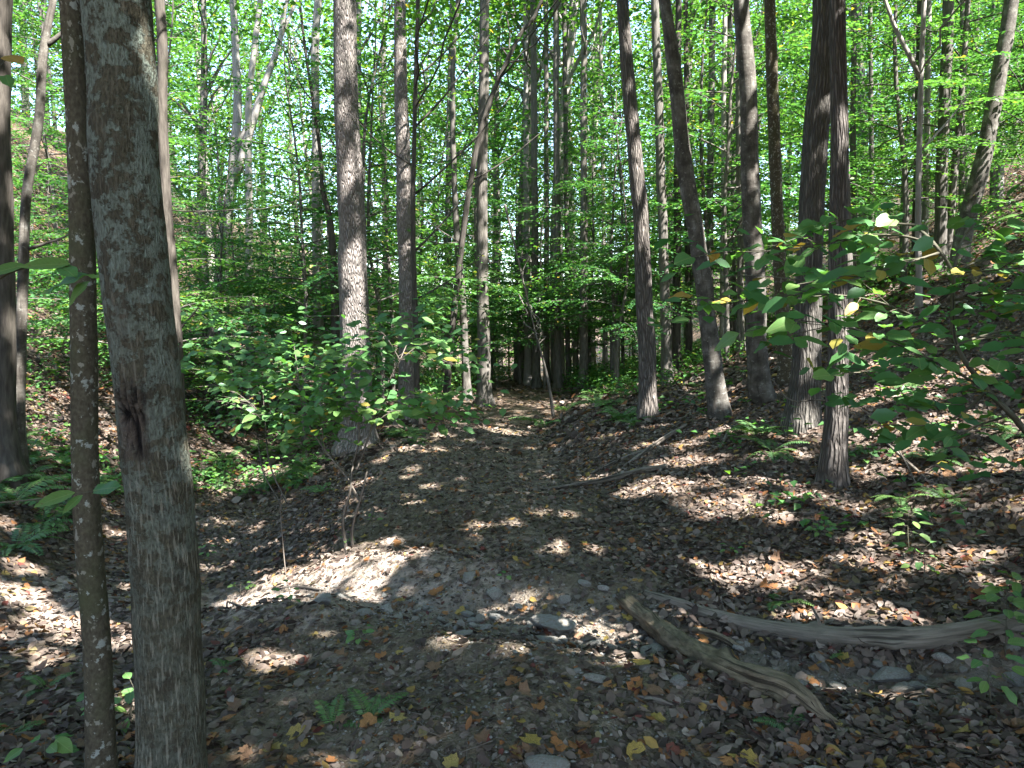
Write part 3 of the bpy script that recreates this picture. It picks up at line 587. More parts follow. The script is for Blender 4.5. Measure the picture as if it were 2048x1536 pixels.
main_tree('slanting smooth trunk leaning toward the right edge of the photo', [(1920, 500, 34), (1940, 420, 33), (1962, 330, 31), (1990, 200, 29), (2022, 0, 26)], 'smooth', Y=12, H_top=14, crown=(9, 14, 2.4, 1100, .15, .1), seed=47, sides=14, flare=1.2)
main_tree('thin curved white sapling stem at the bend of the trail', [(1106, 828, 7), (1098, 770, 6), (1086, 720, 5), (1072, 670, 4), (1060, 620, 3)], 'plain', Y=12.3, H_top=2.4, crown=(1.6, 2.8, .8, 350, .09, .055), seed=48, sides=7, flare=1.2)
main_tree('broken dead snag poking up behind the twin shaggy trunks', [(1696, 720, 22), (1696, 560, 20), (1694, 420, 18), (1692, 320, 12)], 'plain', Y=11, H_top=3.2, crown=None, seed=49, sides=10)
main_tree('slender forked tree with a pale curved limb on the upper slope', [(1838, 640, 12), (1836, 420, 11), (1840, 200, 10), (1848, 0, 9)], 'pale', Y=10.5, H_top=11, crown=(6.2, 11, 2.2, 1100, .12, .08), seed=50, sides=9, stubs=((3.2, 2.8, 2.4, 2.0, .035), (2.2, .3, 1.2, .8, .02)))

# --- canopy trees added out of view, behind and uphill, to dapple the trail
z_mid = 8.0
off = SUN[:2] / SUN[2] * z_mid
k = 100
for gy in np.arange(1.0, 12, 4.2):
    for gx in np.arange(-8.5, 9.5, 4.4):
        bx, by = gx + off[0] + rng.uniform(-.8, .8), gy + off[1] + rng.uniform(-.8, .8)
        xx, yy, zz = project(np.array([bx, by, h1(bx, by)]))
        tx = bx
        if by > -1.2 and abs(bx) < max(by, 0) * .80 + 1.6:      # would stand in the picture: the tree stands beside it and leans over
            if by < 6.5: tx = (by * .80 + 2.2) if bx > -1.5 else -(by * .80 + 2.2); tx = tx if by > 0 else bx
            else: continue
        if by > -1.2 and by <= 0 and abs(tx) < 1.8: tx = 1.8 if tx > 0 else -1.8
        if gx < -4 and gy > 7: continue
        g = h1(tx, by); top = z_mid + 4.2
        path = np.array([[tx, by, g - .2], [tx + .05, by, g + 3.4], [bx - .1, by + .1, g + 6.], [bx, by, g + 8], [bx, by, max(top, g + 9)]])
        build_tree('added_shade_tree', 'canopy tree added out of view to shade the trail', 'tree', 'canopy trees added out of view for shade', path, [.22, .19, .16, .1, .02], 'plain', 10, .5, (max(5.2, g + 4.2), max(top, g + 8), 3.3, 9500, .20, .15), .1, k, 4); k += 1

# --- understory trees: thin stems with flat leafy sprays
def make_understory(hgt, nb, seed, zlow=.9, Lf=.088, Wf=.052, blen=1.7, mname='under', dens=1.0):
    r_ = np.random.default_rng(seed)
    q = np.linspace(0, 1, 9); st = np.stack([.10 * hgt * (fbm(q * 2, q * 0 + seed, seed, 2)) * q, .10 * hgt * fbm(q * 2 + 9, q * 0 + seed, seed + 1, 2) * q, q * hgt], 1); st[0, 2] = -.2
    r0 = .006 * hgt + .006; mb = Mesh(); V, F, bk, _, _ = tube(resample(spline(st, 4), n=22), np.linspace(r0, .006, 22), 7, .08, seed); mb.add(V, F, None, bk)
    PP, DD, NN = [], [], []
    for b in range(nb):
        f = (b + r_.uniform(0, 1)) / nb; z = zlow + (hgt - zlow) * f * .97; az = b * 2.4 + r_.uniform(-.5, .5)
        ln = blen * (1.05 - .75 * f) * r_.uniform(.6, 1.2); s0 = np.array([np.interp(z, st[:, 2], st[:, 0]), np.interp(z, st[:, 2], st[:, 1]), z])
        up = r_.uniform(.0, .45) + .5 * f * f; d = np.array([math.cos(az), math.sin(az), 0]); side = np.array([-d[1], d[0], 0])
        n = 9; t = np.linspace(0, 1, n); bend = r_.normal(0, .12)
        BP = s0 + d * (t * ln)[:, None] + side * (bend * ln * t * t)[:, None]; BP[:, 2] += ln * (up * t - .30 * t * t)
        V, F, bk, _, _ = tube(BP, np.linspace(.005 + .005 * ln, .002, n), 4, 0, seed, cap=False); mb.add(V, F, None, bk)
        nt_ = max(4, int(ln / .09 * dens))
        for k_ in range(nt_):
            tt = .18 + .82 * (k_ + r_.uniform(0, 1)) / nt_; o_ = np.array([np.interp(tt, t, BP[:, c_]) for c_ in range(3)]); sg = 1 if k_ % 2 else -1
            tl = ln * .36 * (1.15 - tt * .75) * r_.uniform(.6, 1.2) + .06; td = unit(d * .75 + side * sg * .8 + r_.normal(0, .1, 3) * np.array([1, 1, .6]))
            m_ = max(3, int(tl / .048)); ss = (np.arange(m_) + .7) / m_; lp = o_ + td * (ss * tl)[:, None]; lp[:, 2] -= .22 * tl * ss * ss
            alt = np.where(np.arange(m_) % 2, 1., -1.)[:, None]; tside = np.cross([0, 0, 1], td)
            PP.append(lp); DD.append(td * .7 + tside * alt * .75 + r_.normal(0, .2, (m_, 3)) - np.array([0, 0, .18])); NN.append(np.array([0, 0, 1.]) + r_.normal(0, .28, (m_, 3)))
    P, D, N = np.concatenate(PP), np.concatenate(DD), np.concatenate(NN); n = len(P)
    sc = r_.uniform(.65, 1.2, n); V, F = kites(P, D, N, Lf * sc, Wf * sc, .12)
    c = np.clip(r_.normal(.45, .2, n), 0, .93); c = np.where(r_.random(n) < .015, 1, c)
    return mb, np_mesh('crown', V, [F], M[mname], np.repeat(np.stack([c, c, c], 1), 4, 0)), n
VAR = []
for i_, (hg, nb, bl) in enumerate([(5.5, 30, 1.9), (7.5, 38, 2.1), (4.2, 24, 1.7), (9.0, 44, 2.3), (6.4, 32, 2.2), (3.2, 20, 1.5)]):
    mb, cr, n = make_understory(hg, nb, 200 + i_, zlow=.8 if hg < 6 else 1.4, blen=bl)
    VAR.append((mb.build('trunk', M['plain']), cr))
placed = []
def put_under(x, y, v, label, group, scale=1.0, rz=None):
    g = h1(x, y); o = empty('understory_tree', (x, y, g - .02), label, 'small tree', group); o.rotation_euler = (0, 0, rng.uniform(0, 6.28) if rz is None else rz); o.scale = (scale,) * 3
    link('trunk', VAR[v][0], o); link('crown', VAR[v][1], o); placed.append((x, y)); return o
def scatter(n, ylo, yhi, pxlo, pxhi, label, group, vs_, smin=.8, smax=1.25, mind=1.0):
    c_ = 0; tries = 0
    while c_ < n and tries < n * 60:
        tries += 1; y = math.sqrt(rng.uniform(ylo ** 2, yhi ** 2)); px = rng.uniform(pxlo, pxhi); x = (px - CX) / F_PX * y
        if abs(x - trail_x(y)) < 1.9 and y < 17: continue
        if any((x - a) ** 2 + (y - b) ** 2 < mind ** 2 for a, b in placed): continue
        put_under(x, y, int(rng.choice(vs_)), label, group, rng.uniform(smin, smax)); c_ += 1
scatter(13, 10, 17, -150, 330, 'thin leafy sapling with layered green sprays in the gully side woods', 'saplings on the gully side', [0, 1, 2, 4, 5])
scatter(16, 12.5, 18, 330, 660, 'thin leafy sapling with layered green sprays in the gully side woods', 'saplings on the gully side', [0, 1, 2, 4, 5])
scatter(22, 13.0, 20, 560, 1250, 'thin leafy sapling with layered sprays around the end of the trail', 'saplings around the end of the trail', [0, 1, 4, 2])
scatter(26, 12.5, 19, 1250, 2250, 'thin leafy sapling with layered sprays on the upper slope', 'saplings on the upper slope', [0, 1, 4, 2, 3], mind=1.1)
scatter(22, 18, 29, 800, 1280, 'thin leafy understory tree deep in the woods', 'understory trees deep in the woods', [0, 2, 5, 4], 1.0, 1.4, 1.0)
for px_, y_, v_ in ((985, 21.5, 5), (1030, 24, 5)): put_under((px_ - CX) / F_PX * y_, y_, v_, 'thin leafy understory tree deep in the woods', 'understory trees deep in the woods', 1.0)
scatter(5, 22, 28, 850, 1150, 'thin leafy understory tree deep in the woods', 'understory trees deep in the woods', [2, 5], 1.0, 1.3, .7)
scatter(72, 18, 38, -200, 2250, 'thin leafy understory tree deep in the woods', 'understory trees deep in the woods', [0, 1, 3, 4], 1.0, 1.6, 1.3)

# --- canopy trees deeper in the woods: shared crowns
CV = []
for i_ in range(5):
    n = 4300; LP, CC = clump_points((0, 0), 3.0, 4.6 + i_ * .7, 17, n, 40, .6, .38)
    mb = Mesh(); pth = np.array([[0, 0, -.3], [.05, 0, 4], [.2 * (i_ - 2), .1, 9], [.3 * (i_ - 2), 0, 16.5]]); A = resample(spline(pth, 8), n=24)
    V, F, bk, _, _ = tube(A, np.linspace(.17, .02, 24), 9, .08, i_); mb.add(V, F, None, bk)
    for k_ in range(16):
        tg = CC[rng.integers(len(CC))]; zb = max(3.5, tg[2] - 2.2); a0 = np.array([np.interp(zb, A[:, 2], A[:, 0]), np.interp(zb, A[:, 2], A[:, 1]), zb]); q = np.linspace(0, 1, 6)[:, None]
        BP = a0 * (1 - q) + tg * q; BP[1:-1] += rng.normal(0, .1, (4, 3)); V, F, bk, _, _ = tube(BP, np.linspace(.05, .008, 6), 4, 0, cap=False); mb.add(V, F, None, bk)
    CV.append((mb.build('trunk', M['plain']), leaf_cloud(LP, .15, .10, 'canopy', 'crown'), mb))
CVp = [np_copy for np_copy in []]
tp = []
for i_, (m0, c0, mb) in enumerate(CV): CVp.append(mb.build('trunk', M['pale']))
def scatter_canopy(n, ylo, yhi, pxlo, pxhi, label, group, mind):
    c_ = 0; tries = 0
    while c_ < n and tries < n * 80:
        tries += 1; y = math.sqrt(rng.uniform(ylo ** 2, yhi ** 2)); px = rng.uniform(pxlo, pxhi); x = (px - CX) / F_PX * y
        if any((x - a) ** 2 + (y - b) ** 2 < mind ** 2 for a, b in tp): continue
        v = int(rng.integers(5)); s = rng.uniform(.8, 1.3); pale = rng.random() < .3
        o = empty('tree', (x, y, h1(x, y) - .02), label + (' with pale bark' if pale else ' with dark bark'), 'tree', group + (' with pale bark' if pale else ' with dark bark')); o.rotation_euler = (rng.normal(0, .03), rng.normal(0, .03), rng.uniform(0, 6.28)); o.scale = (s, s, s * rng.uniform(.95, 1.15))
        link('trunk', CVp[v] if pale else CV[v][0], o); link('crown', CV[v][1], o); tp.append((x, y)); c_ += 1
scatter_canopy(22, 19, 27, -150, 2200, 'slender tree standing in the leafy middle of the woods', 'slender trees in the middle of the woods', 2.0)
scatter_canopy(50, 27, 48, -200, 2250, 'distant forest tree far beyond the trail', 'distant forest trees', 2.3)

# --- the wood beyond, one mass
n = 110000; y = rng.uniform(46, 85, n); x = y * rng.uniform(-.82, .85, n); g = H(x, y)
z = g + 24 * rng.uniform(0, 1, n) ** .9; cl = vnoise(x * .35, z * .35 + y * .2, 91); keep = cl > -.12 + .22 * (z - g) / 24
P = np.stack([x, y, z], 1)[keep]
tag(link('far_forest', leaf_cloud(P, .48, .32, 'canopy', 'far_forest')), 'dense green leaves of the far woods', 'forest', kind='stuff')

# ================================================================ SHRUBS WITH SINGLE LEAVES
def leaf_mesh(name, m, L=1.0, W=.55, tipw=.0, seed=0):
    r_ = np.random.default_rng(seed); t = np.array([0, .12, .3, .5, .7, .86, 1.0]); wv = np.array([.03, .30, .47, .5, .40, .2, .0]) * W
    V = []; droop = r_.uniform(.05, .2); fold = r_.uniform(.05, .25); wave = r_.uniform(.0, .06)
    for i_, (a, b) in enumerate(zip(t, wv)):
        zz = -droop * a * a
        V += [(a * L, b, zz + fold * b + wave * math.sin(i_ * 2.1)), (a * L, 0, zz), (a * L, -b, zz + fold * b - wave * math.sin(i_ * 1.7 + 1))]
    F = []
    for i_ in range(6):
        F += [(3 * i_, 3 * i_ + 1, 3 * i_ + 4, 3 * i_ + 3), (3 * i_ + 1, 3 * i_ + 2, 3 * i_ + 5, 3 * i_ + 4)]
    return np_mesh(name, np.array(V), [np.array(F)[:, ::-1]], M[m], smooth=True)
LEAF = {m: [leaf_mesh('leaf', m, seed=30 + i_ * 7 + len(m), W=[.55, .62, .5][i_]) for i_ in range(3)] for m in ('green', 'pale_green', 'yellow')}
LEAF['narrow'] = [leaf_mesh('leaf', 'green', seed=90 + i_, W=.36) for i_ in range(2)]
def put_leaf(root, base, p, d, n, size, m):
    d = Vector(d).normalized(); n = Vector(n); n = (n - d * n.dot(d)).normalized(); s = n.cross(d)
    o = bpy.data.objects.new('leaf', random.choice(LEAF[m])); col.objects.link(o); o.parent = root
    mt = Matrix((( d.x, s.x, n.x, p[0] - base[0]), (d.y, s.y, n.y, p[1] - base[1]), (d.z, s.z, n.z, p[2] - base[2]), (0, 0, 0, 1))); o.matrix_local = mt @ Matrix.Scale(size, 4); return o
def shrub(name, label, cat, base, polys, size, counts, twig_r, yellow=.1, pale=.0, side_twigs=True, stem='stem', seedv=1, yfun=None, limit=290, droop=.2, group=None, stem_polys=(), nbias=(0, -.25, 1), mass=0, msig=(.16, .30, .05), mL=.085):
    r_ = random.Random(seedv); root = empty(name, base, label, cat, group); n = 0; nb_ = np.array(base)
    for P, ra, rb in stem_polys:
        A = resample(spline(np.array(P), 8), step=.04); V, F, bk, _, _ = tube(A - nb_, np.linspace(ra, rb, len(A)), 9, .12, seedv); mb = Mesh(); mb.add(V, F, None, bk); link('stem', mb.build('stem', M[stem]), root)
    for P, cnt in zip(polys, counts):
        A = resample(spline(np.array(P), 8), step=.035); mb = Mesh(); V, F, bk, _, _ = tube(A - nb_, np.linspace(twig_r, .0015, len(A)), 6, .1, seedv); mb.add(V, F, None, bk)
        T = unit(np.gradient(A, axis=0)); m_ = len(A)
        for k_ in range(cnt):
            if n >= limit: break
            t = .12 + .88 * (k_ + r_.random()) / cnt; i0 = min(m_ - 1, int(t * m_)); o_ = A[i0]; d = T[i0].copy(); d[2] *= .4; sg = 1 if k_ % 2 else -1
            sd_ = np.cross([0, 0, 1.], d); sd_ /= (np.linalg.norm(sd_) + 1e-6)
            tl = r_.uniform(.2, 2.4) * size if side_twigs else r_.uniform(.05, .3) * size
            td = unit(d * r_.uniform(.3, 1) + sd_ * sg * r_.uniform(.5, 1.1) + np.array([0, 0, r_.gauss(0, .18)]))
            e = o_ + td * tl
            V, F, bk, _, _ = tube(np.array([o_, (o_ + e) / 2 + [0, 0, .02 * tl], e]) - nb_, [.0022, .0018, .0012], 4, 0, cap=False); mb.add(V, F, None, bk)
            for q in ((1.0, .55) if (side_twigs and tl > 1.1 * size) else (1.0,)):
                p = o_ + (e - o_) * q; ld = unit(td + (0 if q == 1 else 1) * np.cross([0, 0, 1.], td) * r_.choice((-1, 1)) + np.array([r_.gauss(0, .2), r_.gauss(0, .2), -droop + r_.gauss(0, .12)]))
                nn = np.array(nbias) + np.array([r_.gauss(0, .28), r_.gauss(0, .28), 0]); yl = yellow if yfun is None else yfun(p)
                c_ = 'yellow' if r_.random() < yl else ('pale_green' if r_.random() < pale else 'green')
                put_leaf(root, base, p, ld, nn, size * r_.uniform(.55, 1.15), c_); n += 1
        link('branch', mb.build('branch', M[stem]), root)
    if mass:                                    # the many smaller leaves farther in, past the single ones
        E = np.array([np.array(P)[0] * (1 - f) + np.array(P)[-1] * f for P in polys for f in (.35, .6, .8, 1.0, 1.1)]); q = E[rng.integers(0, len(E), mass)] + rng.normal(0, 1, (mass, 3)) * np.array(msig) + (np.array([0, .25, .07]) if mass > 1000 else 0)
        a_ = rng.uniform(0, 6.28, mass); D = np.stack([np.cos(a_), np.sin(a_), rng.normal(-.2, .2, mass)], 1); N = np.array(nbias) + rng.normal(0, .3, (mass, 3)); Ls = mL * rng.uniform(.6, 1.15, mass)
        V, F = leaves8(q - nb_, D, N, Ls, Ls * .62, .12, -.1); cc = np.clip(rng.normal(.55, .22, mass), 0, .93); cc = np.where(rng.random(mass) < .03, 1, cc)
        link('foliage', np_mesh('foliage', V, [F], M['shrubmass'], np.repeat(np.stack([cc, cc, cc], 1), 7, 0)), root)['kind'] = 'stuff'
    return root
# --- the big-leaved shrub reaching in from the right, close to the camera
def pp(lst, Y): return [at(a, b, Y + c) for (a, b, c) in lst]
Yr = 2.9
b0 = at(2150, 960, Yr); b0[2] = h1(b0[0], b0[1])
stem1 = [b0, at(2120, 980, Yr), at(2040, 850, Yr), at(1975, 780, Yr), at(1912, 690, Yr), at(1906, 600, Yr), at(1905, 545, Yr), at(1870, 490, Yr), at(1830, 450, Yr + .1)]
stem2 = [b0 + [.03, .05, 0], at(2130, 960, Yr + .1), at(2060, 870, Yr + .08), at(1990, 795, Yr + .05)]
br = [pp([(1912, 690, 0), (1860, 650, .05), (1760, 605, .12), (1640, 588, .2), (1520, 598, .25), (1430, 612, .3)], Yr), pp([(1975, 780, 0), (1900, 738, -.1), (1800, 690, -.2), (1700, 655, -.25), (1600, 640, -.3)], Yr),
      pp([(1870, 490, 0), (1790, 470, .1), (1690, 478, .15), (1570, 500, .2), (1450, 505, .25)], Yr), pp([(1880, 505, 0), (1800, 530, -.15), (1700, 560, -.25), (1600, 560, -.3)], Yr),
      pp([(1830, 450, .1), (1760, 445, .1), (1690, 440, .1), (1640, 450, .1)], Yr), pp([(1905, 545, 0), (1960, 520, .1), (2010, 500, .15), (2070, 490, .2)], Yr), pp([(1906, 600, 0), (1970, 590, -.1), (2020, 585, -.2), (2080, 600, -.2)], Yr),
      pp([(1912, 690, 0), (1970, 670, .1), (2020, 660, .2), (2080, 650, .2)], Yr), pp([(1905, 545, 0), (1930, 470, .1), (1990, 420, .2), (2080, 390, .3)], Yr), pp([(1985, 790, 0), (1900, 775, .2), (1820, 790, .3), (1740, 800, .35)], Yr),
      pp([(1975, 780, 0), (1920, 830, -.1), (1860, 850, -.2), (1790, 850, -.2)], Yr), pp([(1912, 690, 0), (1850, 690, -.2), (1780, 730, -.3), (1720, 745, -.3)], Yr), pp([(1905, 545, 0), (1990, 540, -.2), (2080, 530, -.25)], Yr), pp([(1940, 730, 0), (2000, 720, -.1), (2080, 740, -.2)], Yr), pp([(2020, 830, 0), (1960, 850, .1), (1900, 880, .15)], Yr)]
def yf(p):
    x, y, z = project(np.array(p)); return .26 if (y < 560 and x < 1960) else (.12 if x < 1800 else .04)
shrub('shrub', 'broad-leaved shrub with green and yellow leaves reaching in from the right edge', 'shrub', b0, br, .106, [24, 18, 20, 17, 10, 9, 10, 9, 9, 9, 5, 8, 8, 6, 3], .006, yfun=yf, seedv=4, stem_polys=[(stem1, .021, .006), (stem2, .016, .010)], nbias=(0, -.58, 1), mass=420, msig=(.12, .17, .06), mL=.098)

# --- the shrub in the middle, over the gully bank
b1 = ground(700, 1095); Ym = b1[1]
sA = [b1 + [-.03, 0, -.05], at(686, 1040, Ym), at(700, 985, Ym), at(706, 930, Ym + .02), at(718, 880, Ym), at(716, 835, Ym)]
sB = [b1 + [.03, 0, -.05], at(704, 1060, Ym), at(720, 1000, Ym - .03), at(736, 938, Ym)]
sC = [at(718, 1000, Ym), at(690, 950, Ym + .1), at(650, 900, Ym + .15), at(612, 840, Ym + .2), at(600, 790, Ym + .2)]
sD = [at(712, 940, Ym + .1), at(735, 880, Ym + .15), at(760, 800, Ym + .2), at(800, 720, Ym + .3)]
brm = []; cm = []
for (sx, sy, ex, ey, dz, c_) in [(716, 840, 660, 800, -.2, 7), (716, 835, 790, 830, -.25, 10), (716, 835, 700, 770, -.1, 7), (716, 850, 860, 825, -.2, 10), (760, 800, 930, 815, -.05, 12), (760, 800, 880, 850, .0, 9), (800, 720, 920, 735, .1, 12), (800, 720, 880, 690, .2, 9), (780, 760, 700, 720, .1, 12),
                               (600, 790, 470, 770, .3, 13), (600, 790, 400, 740, .4, 14), (600, 780, 520, 700, .5, 13), (600, 790, 440, 700, .6, 13), (610, 830, 500, 850, .2, 10), (600, 780, 660, 700, .4, 12), (620, 850, 560, 890, .0, 6), (650, 900, 630, 800, -.2, 10), (800, 720, 740, 650, .4, 10), (600, 780, 580, 650, .7, 12), (600, 770, 420, 660, .9, 12), (800, 720, 850, 640, .6, 8), (600, 790, 540, 790, -.2, 12), (700, 770, 620, 730, 0, 12), (720, 840, 640, 860, -.3, 8)]:
    a_ = at(sx, sy, Ym + .15); e_ = at(ex, ey, Ym + dz); m_ = (a_ + e_) / 2 + np.array([0, 0, .06]); brm.append([a_, m_, e_]); cm.append(c_)
shrub('shrub', 'bushy green shrub with crooked bare lower stems on the gully bank', 'shrub', b1, brm, .125, cm, .0045, .06, .30, seedv=8, stem='twig', stem_polys=[(sA, .015, .006), (sB, .013, .009), (sC, .011, .005), (sD, .010, .005)], limit=295, nbias=(0, -.5, 1), mass=1500, mL=.1)
b2 = ground(575, 1010); Y2 = b2[1]
shrub('shrub', 'slim two-stemmed shrub with dull leaves beside the lower track', 'shrub', b2, [[at(a, 840, Y2), at((a + c) / 2, (840 + d) / 2 - 15, Y2 + e), at(c, d, Y2 + 2 * e)] for (a, c, d, e) in [(530, 470, 800, .1), (530, 590, 810, -.1), (530, 430, 770, .3), (530, 600, 760, .3), (530, 500, 740, -.2), (530, 380, 800, .2), (530, 440, 850, -.3), (530, 570, 860, .2)]], .10, [14] * 8, .004, .12, .05, seedv=15, stem='twig', stem_polys=[([b2, at(540, 930, Y2), at(530, 840, Y2), at(525, 770, Y2)], .012, .004), ([b2 + [-.1, .05, 0], at(525, 940, Y2 + .1), at(515, 860, Y2 + .1)], .010, .004)])

# --- the sapling twigs with large leaves near the left edge
b3 = at(-70, 900, 1.75); b3[2] = h1(b3[0], b3[1]); Y3 = 1.75
root = empty('sapling', b3, 'low sapling with big pointed leaves in front of the slim mottled trunk', 'sapling')
for nm, P, r0, r1 in (('stem', [b3, at(-60, 800, Y3), at(-50, 560, Y3), at(-40, 300, Y3), at(-30, 100, Y3)], .009, .004), ('branch', [at(-52, 600, Y3), at(20, 545, Y3), at(110, 530, Y3), at(185, 548, Y3)], .003, .0012), ('branch', [at(-45, 240, Y3), at(-10, 150, Y3), at(10, 120, Y3)], .003, .0012), ('branch', [at(-60, 1010, Y3), at(60, 1000, Y3), at(170, 985, Y3), at(190, 982, Y3)], .003, .0012)):
    A = resample(spline(np.array(P), 8), step=.03); V, F, bk, _, _ = tube(A - b3, np.linspace(r0, r1, len(A)), 6, .05); mb = Mesh(); mb.add(V, F, None, bk); link(nm, mb.build(nm, M['stem']), root)
for (px, py, qx, qy, sz, m, tilt) in [(50, 530, -20, 545, .09, 'pale_green', .8), (140, 528, 60, 528, .105, 'pale_green', .8), (120, 532, 145, 545, .07, 'green', .6), (180, 548, 90, 572, .11, 'green', .35), (180, 562, 130, 606, .075, 'pale_green', .3), (178, 550, 205, 556, .04, 'green', .4),
                                      (10, 112, 40, 118, .07, 'yellow', .7), (0, 130, -30, 112, .08, 'pale_green', .6), (10, 150, 20, 170, .05, 'green', .4), (185, 982, 245, 968, .09, 'green', .6), (150, 985, 100, 1000, .09, 'pale_green', .6), (165, 990, 130, 1020, .06, 'pale_green', .4)]:
    a_, e_ = at(px, py, Y3), at(qx, qy, Y3 - .03); put_leaf(root, b3, a_, e_ - a_, (0.1, -tilt, 1), sz, m)

# --- low leafy plants
def seedling(px, py, label, hgt, nleaf, size, pale=.3, yellow=.0, spread=1.0, group=None, name='seedling', seedv=0):
    r_ = random.Random(seedv + int(px)); b = ground(px, py); root = empty(name, b, label, 'plant', group); top = np.array(b) + [r_.gauss(0, .04) * hgt, r_.gauss(0, .04), hgt]
    A = resample(spline(np.array([b - [0, 0, .03], (b + top) / 2 + [r_.gauss(0, .05) * hgt, 0, 0], top]), 5), n=7); V, F, bk, _, _ = tube(A - b, np.linspace(.004, .0015, 7), 5); mb = Mesh(); mb.add(V, F, None, bk)
    for k_ in range(nleaf):
        f = .35 + .65 * (k_ + 1) / nleaf; o_ = b + (top - b) * f; az = k_ * 2.4 + r_.random(); d = np.array([math.cos(az), math.sin(az), r_.gauss(.1, .2)]); tl = size * r_.uniform(.3, 1.2) * spread; e = o_ + unit(d) * tl
        V, F, bk, _, _ = tube(np.array([o_, (o_ + e) / 2, e]) - b, [.0015, .0012, .001], 4, cap=False); mb.add(V, F, None, bk)
        c_ = 'yellow' if r_.random() < yellow else ('pale_green' if r_.random() < pale else 'green')
        put_leaf(root, b, e, d + np.array([0, 0, -.25]), (r_.gauss(0, .25), -.3 + r_.gauss(0, .2), 1), size * r_.uniform(.7, 1.15), c_)
    link('stem', mb.build('stem', M['stem']), root)
for (px, py, lab, hg, nl, sz, pl) in [
    (2010, 1330, 'fresh green leafy plant in front of the big weathered log', .34, 22, .085, .6), (1985, 1420, 'green leafy plant below the thick end of the weathered log', .25, 14, .08, .4), (2040, 1270, 'leafy green sprout behind the weathered log at the right edge', .32, 16, .08, .7),
    (1820, 1110, 'bright tall seedling with yellow-green leaves on the leafy slope', .28, 12, .075, .8), (1845, 1170, 'drooping seedling with broad leaves below the yellow-green one', .2, 10, .075, .3), (1640, 1080, 'low spreading seedling cluster on the leaf litter below the striped trunk', .12, 14, .06, .4),
    (1520, 940, 'small seedling under the smooth beech on the litter', .15, 8, .06, .3), (580, 1215, 'tiny leafy sprout on top of the dirt mound', .12, 7, .05, .8), (480, 1195, 'bright sunlit sprout with round leaves beside the dirt mound', .10, 7, .06, 1.0), (720, 1295, 'low plant with dark round leaves on the near mound', .10, 9, .06, .0),
    (690, 1100, 'bright heart-leaved sprout at the foot of the crooked shrub', .14, 5, .06, .9), (210, 1440, 'leafy seedlings at the foot of the slim mottled trunk', .10, 8, .07, .3), (262, 1450, 'low sprout between the two near trunks', .14, 8, .07, .2), (90, 1530, 'broad bright leaves at the lower left corner', .10, 6, .08, .7),
    (745, 1060, 'pale sprout on the edge of the gully bank', .15, 5, .05, .8), (1765, 880, 'pale sunlit seedling behind the striped trunk', .22, 8, .06, .9), (1575, 900, 'leafy seedling at the foot of the stout trunk', .3, 12, .07, .4), (1560, 985, 'thin seedling on the dark litter below the stout trunk', .18, 8, .05, .2),
    (410, 1130, 'dark sprout in the gully beside the thick lichened trunk', .18, 8, .06, .1), (160, 1050, 'yellow-green weedy plant behind the slim mottled trunk', .3, 18, .055, .8), (110, 1070, 'bright leafy weed at the foot of the gully ferns', .25, 14, .055, .9), (1010, 1160, 'single tiny sprout on the trail', .05, 4, .04, .3), (1460, 1110, 'small sprout on the litter above the thin log tip', .08, 6, .05, .3)]:
    seedling(px, py, lab, hg, nl, sz, pl)

# --- ferns
def frond_mesh(seed, npair=17):
    r_ = np.random.default_rng(seed); t = np.linspace(0, 1, npair + 3); cx = t * .92; cz = .55 * t - .62 * t * t + r_.uniform(-.05, .1) * t; Pm = np.stack([cx, .06 * np.sin(t * 2 + seed) * t, cz], 1)
    mb = Mesh(); V, F, bk, _, _ = tube(Pm, np.linspace(.008, .002, len(t)), 4, cap=False); mb.add(V, F, None, bk)
    T = unit(np.gradient(Pm, axis=0)); idx = np.arange(3, len(t) - 1); ln = .20 * np.sin(np.clip((t[idx] * .82 + .16), 0, 1) * math.pi) ** .8 + .012
    for sg in (1, -1):
        D = T[idx] * .35 + np.array([0, sg * 1.0, -.12]) + r_.normal(0, .06, (len(idx), 3)); N = np.array([0, 0, 1.]) - T[idx] * T[idx][:, 2:3] + r_.normal(0, .1, (len(idx), 3))
        V, F = kites(Pm[idx], D, N, ln, .055 + 0 * ln, .08); mb.add(V, [F])
    return mb.build('frond', M['fern'], smooth=False)
FR = [frond_mesh(400 + i_) for i_ in range(4)]
def fern(px, py, label, size, n=7, group=None, azr=(0, 6.28), world=None):
    b = ground(px, py) if world is None else world; root = empty('fern', b, label, 'fern', group)
    for k_ in range(n):
        az = azr[0] + (azr[1] - azr[0]) * (k_ + rng.uniform(0, .8)) / n; o = link('frond', FR[int(rng.integers(4))], root, (0, 0, -.01), (rng.normal(0, .15), rng.uniform(-.45, .1), az), size * rng.uniform(.7, 1.15))
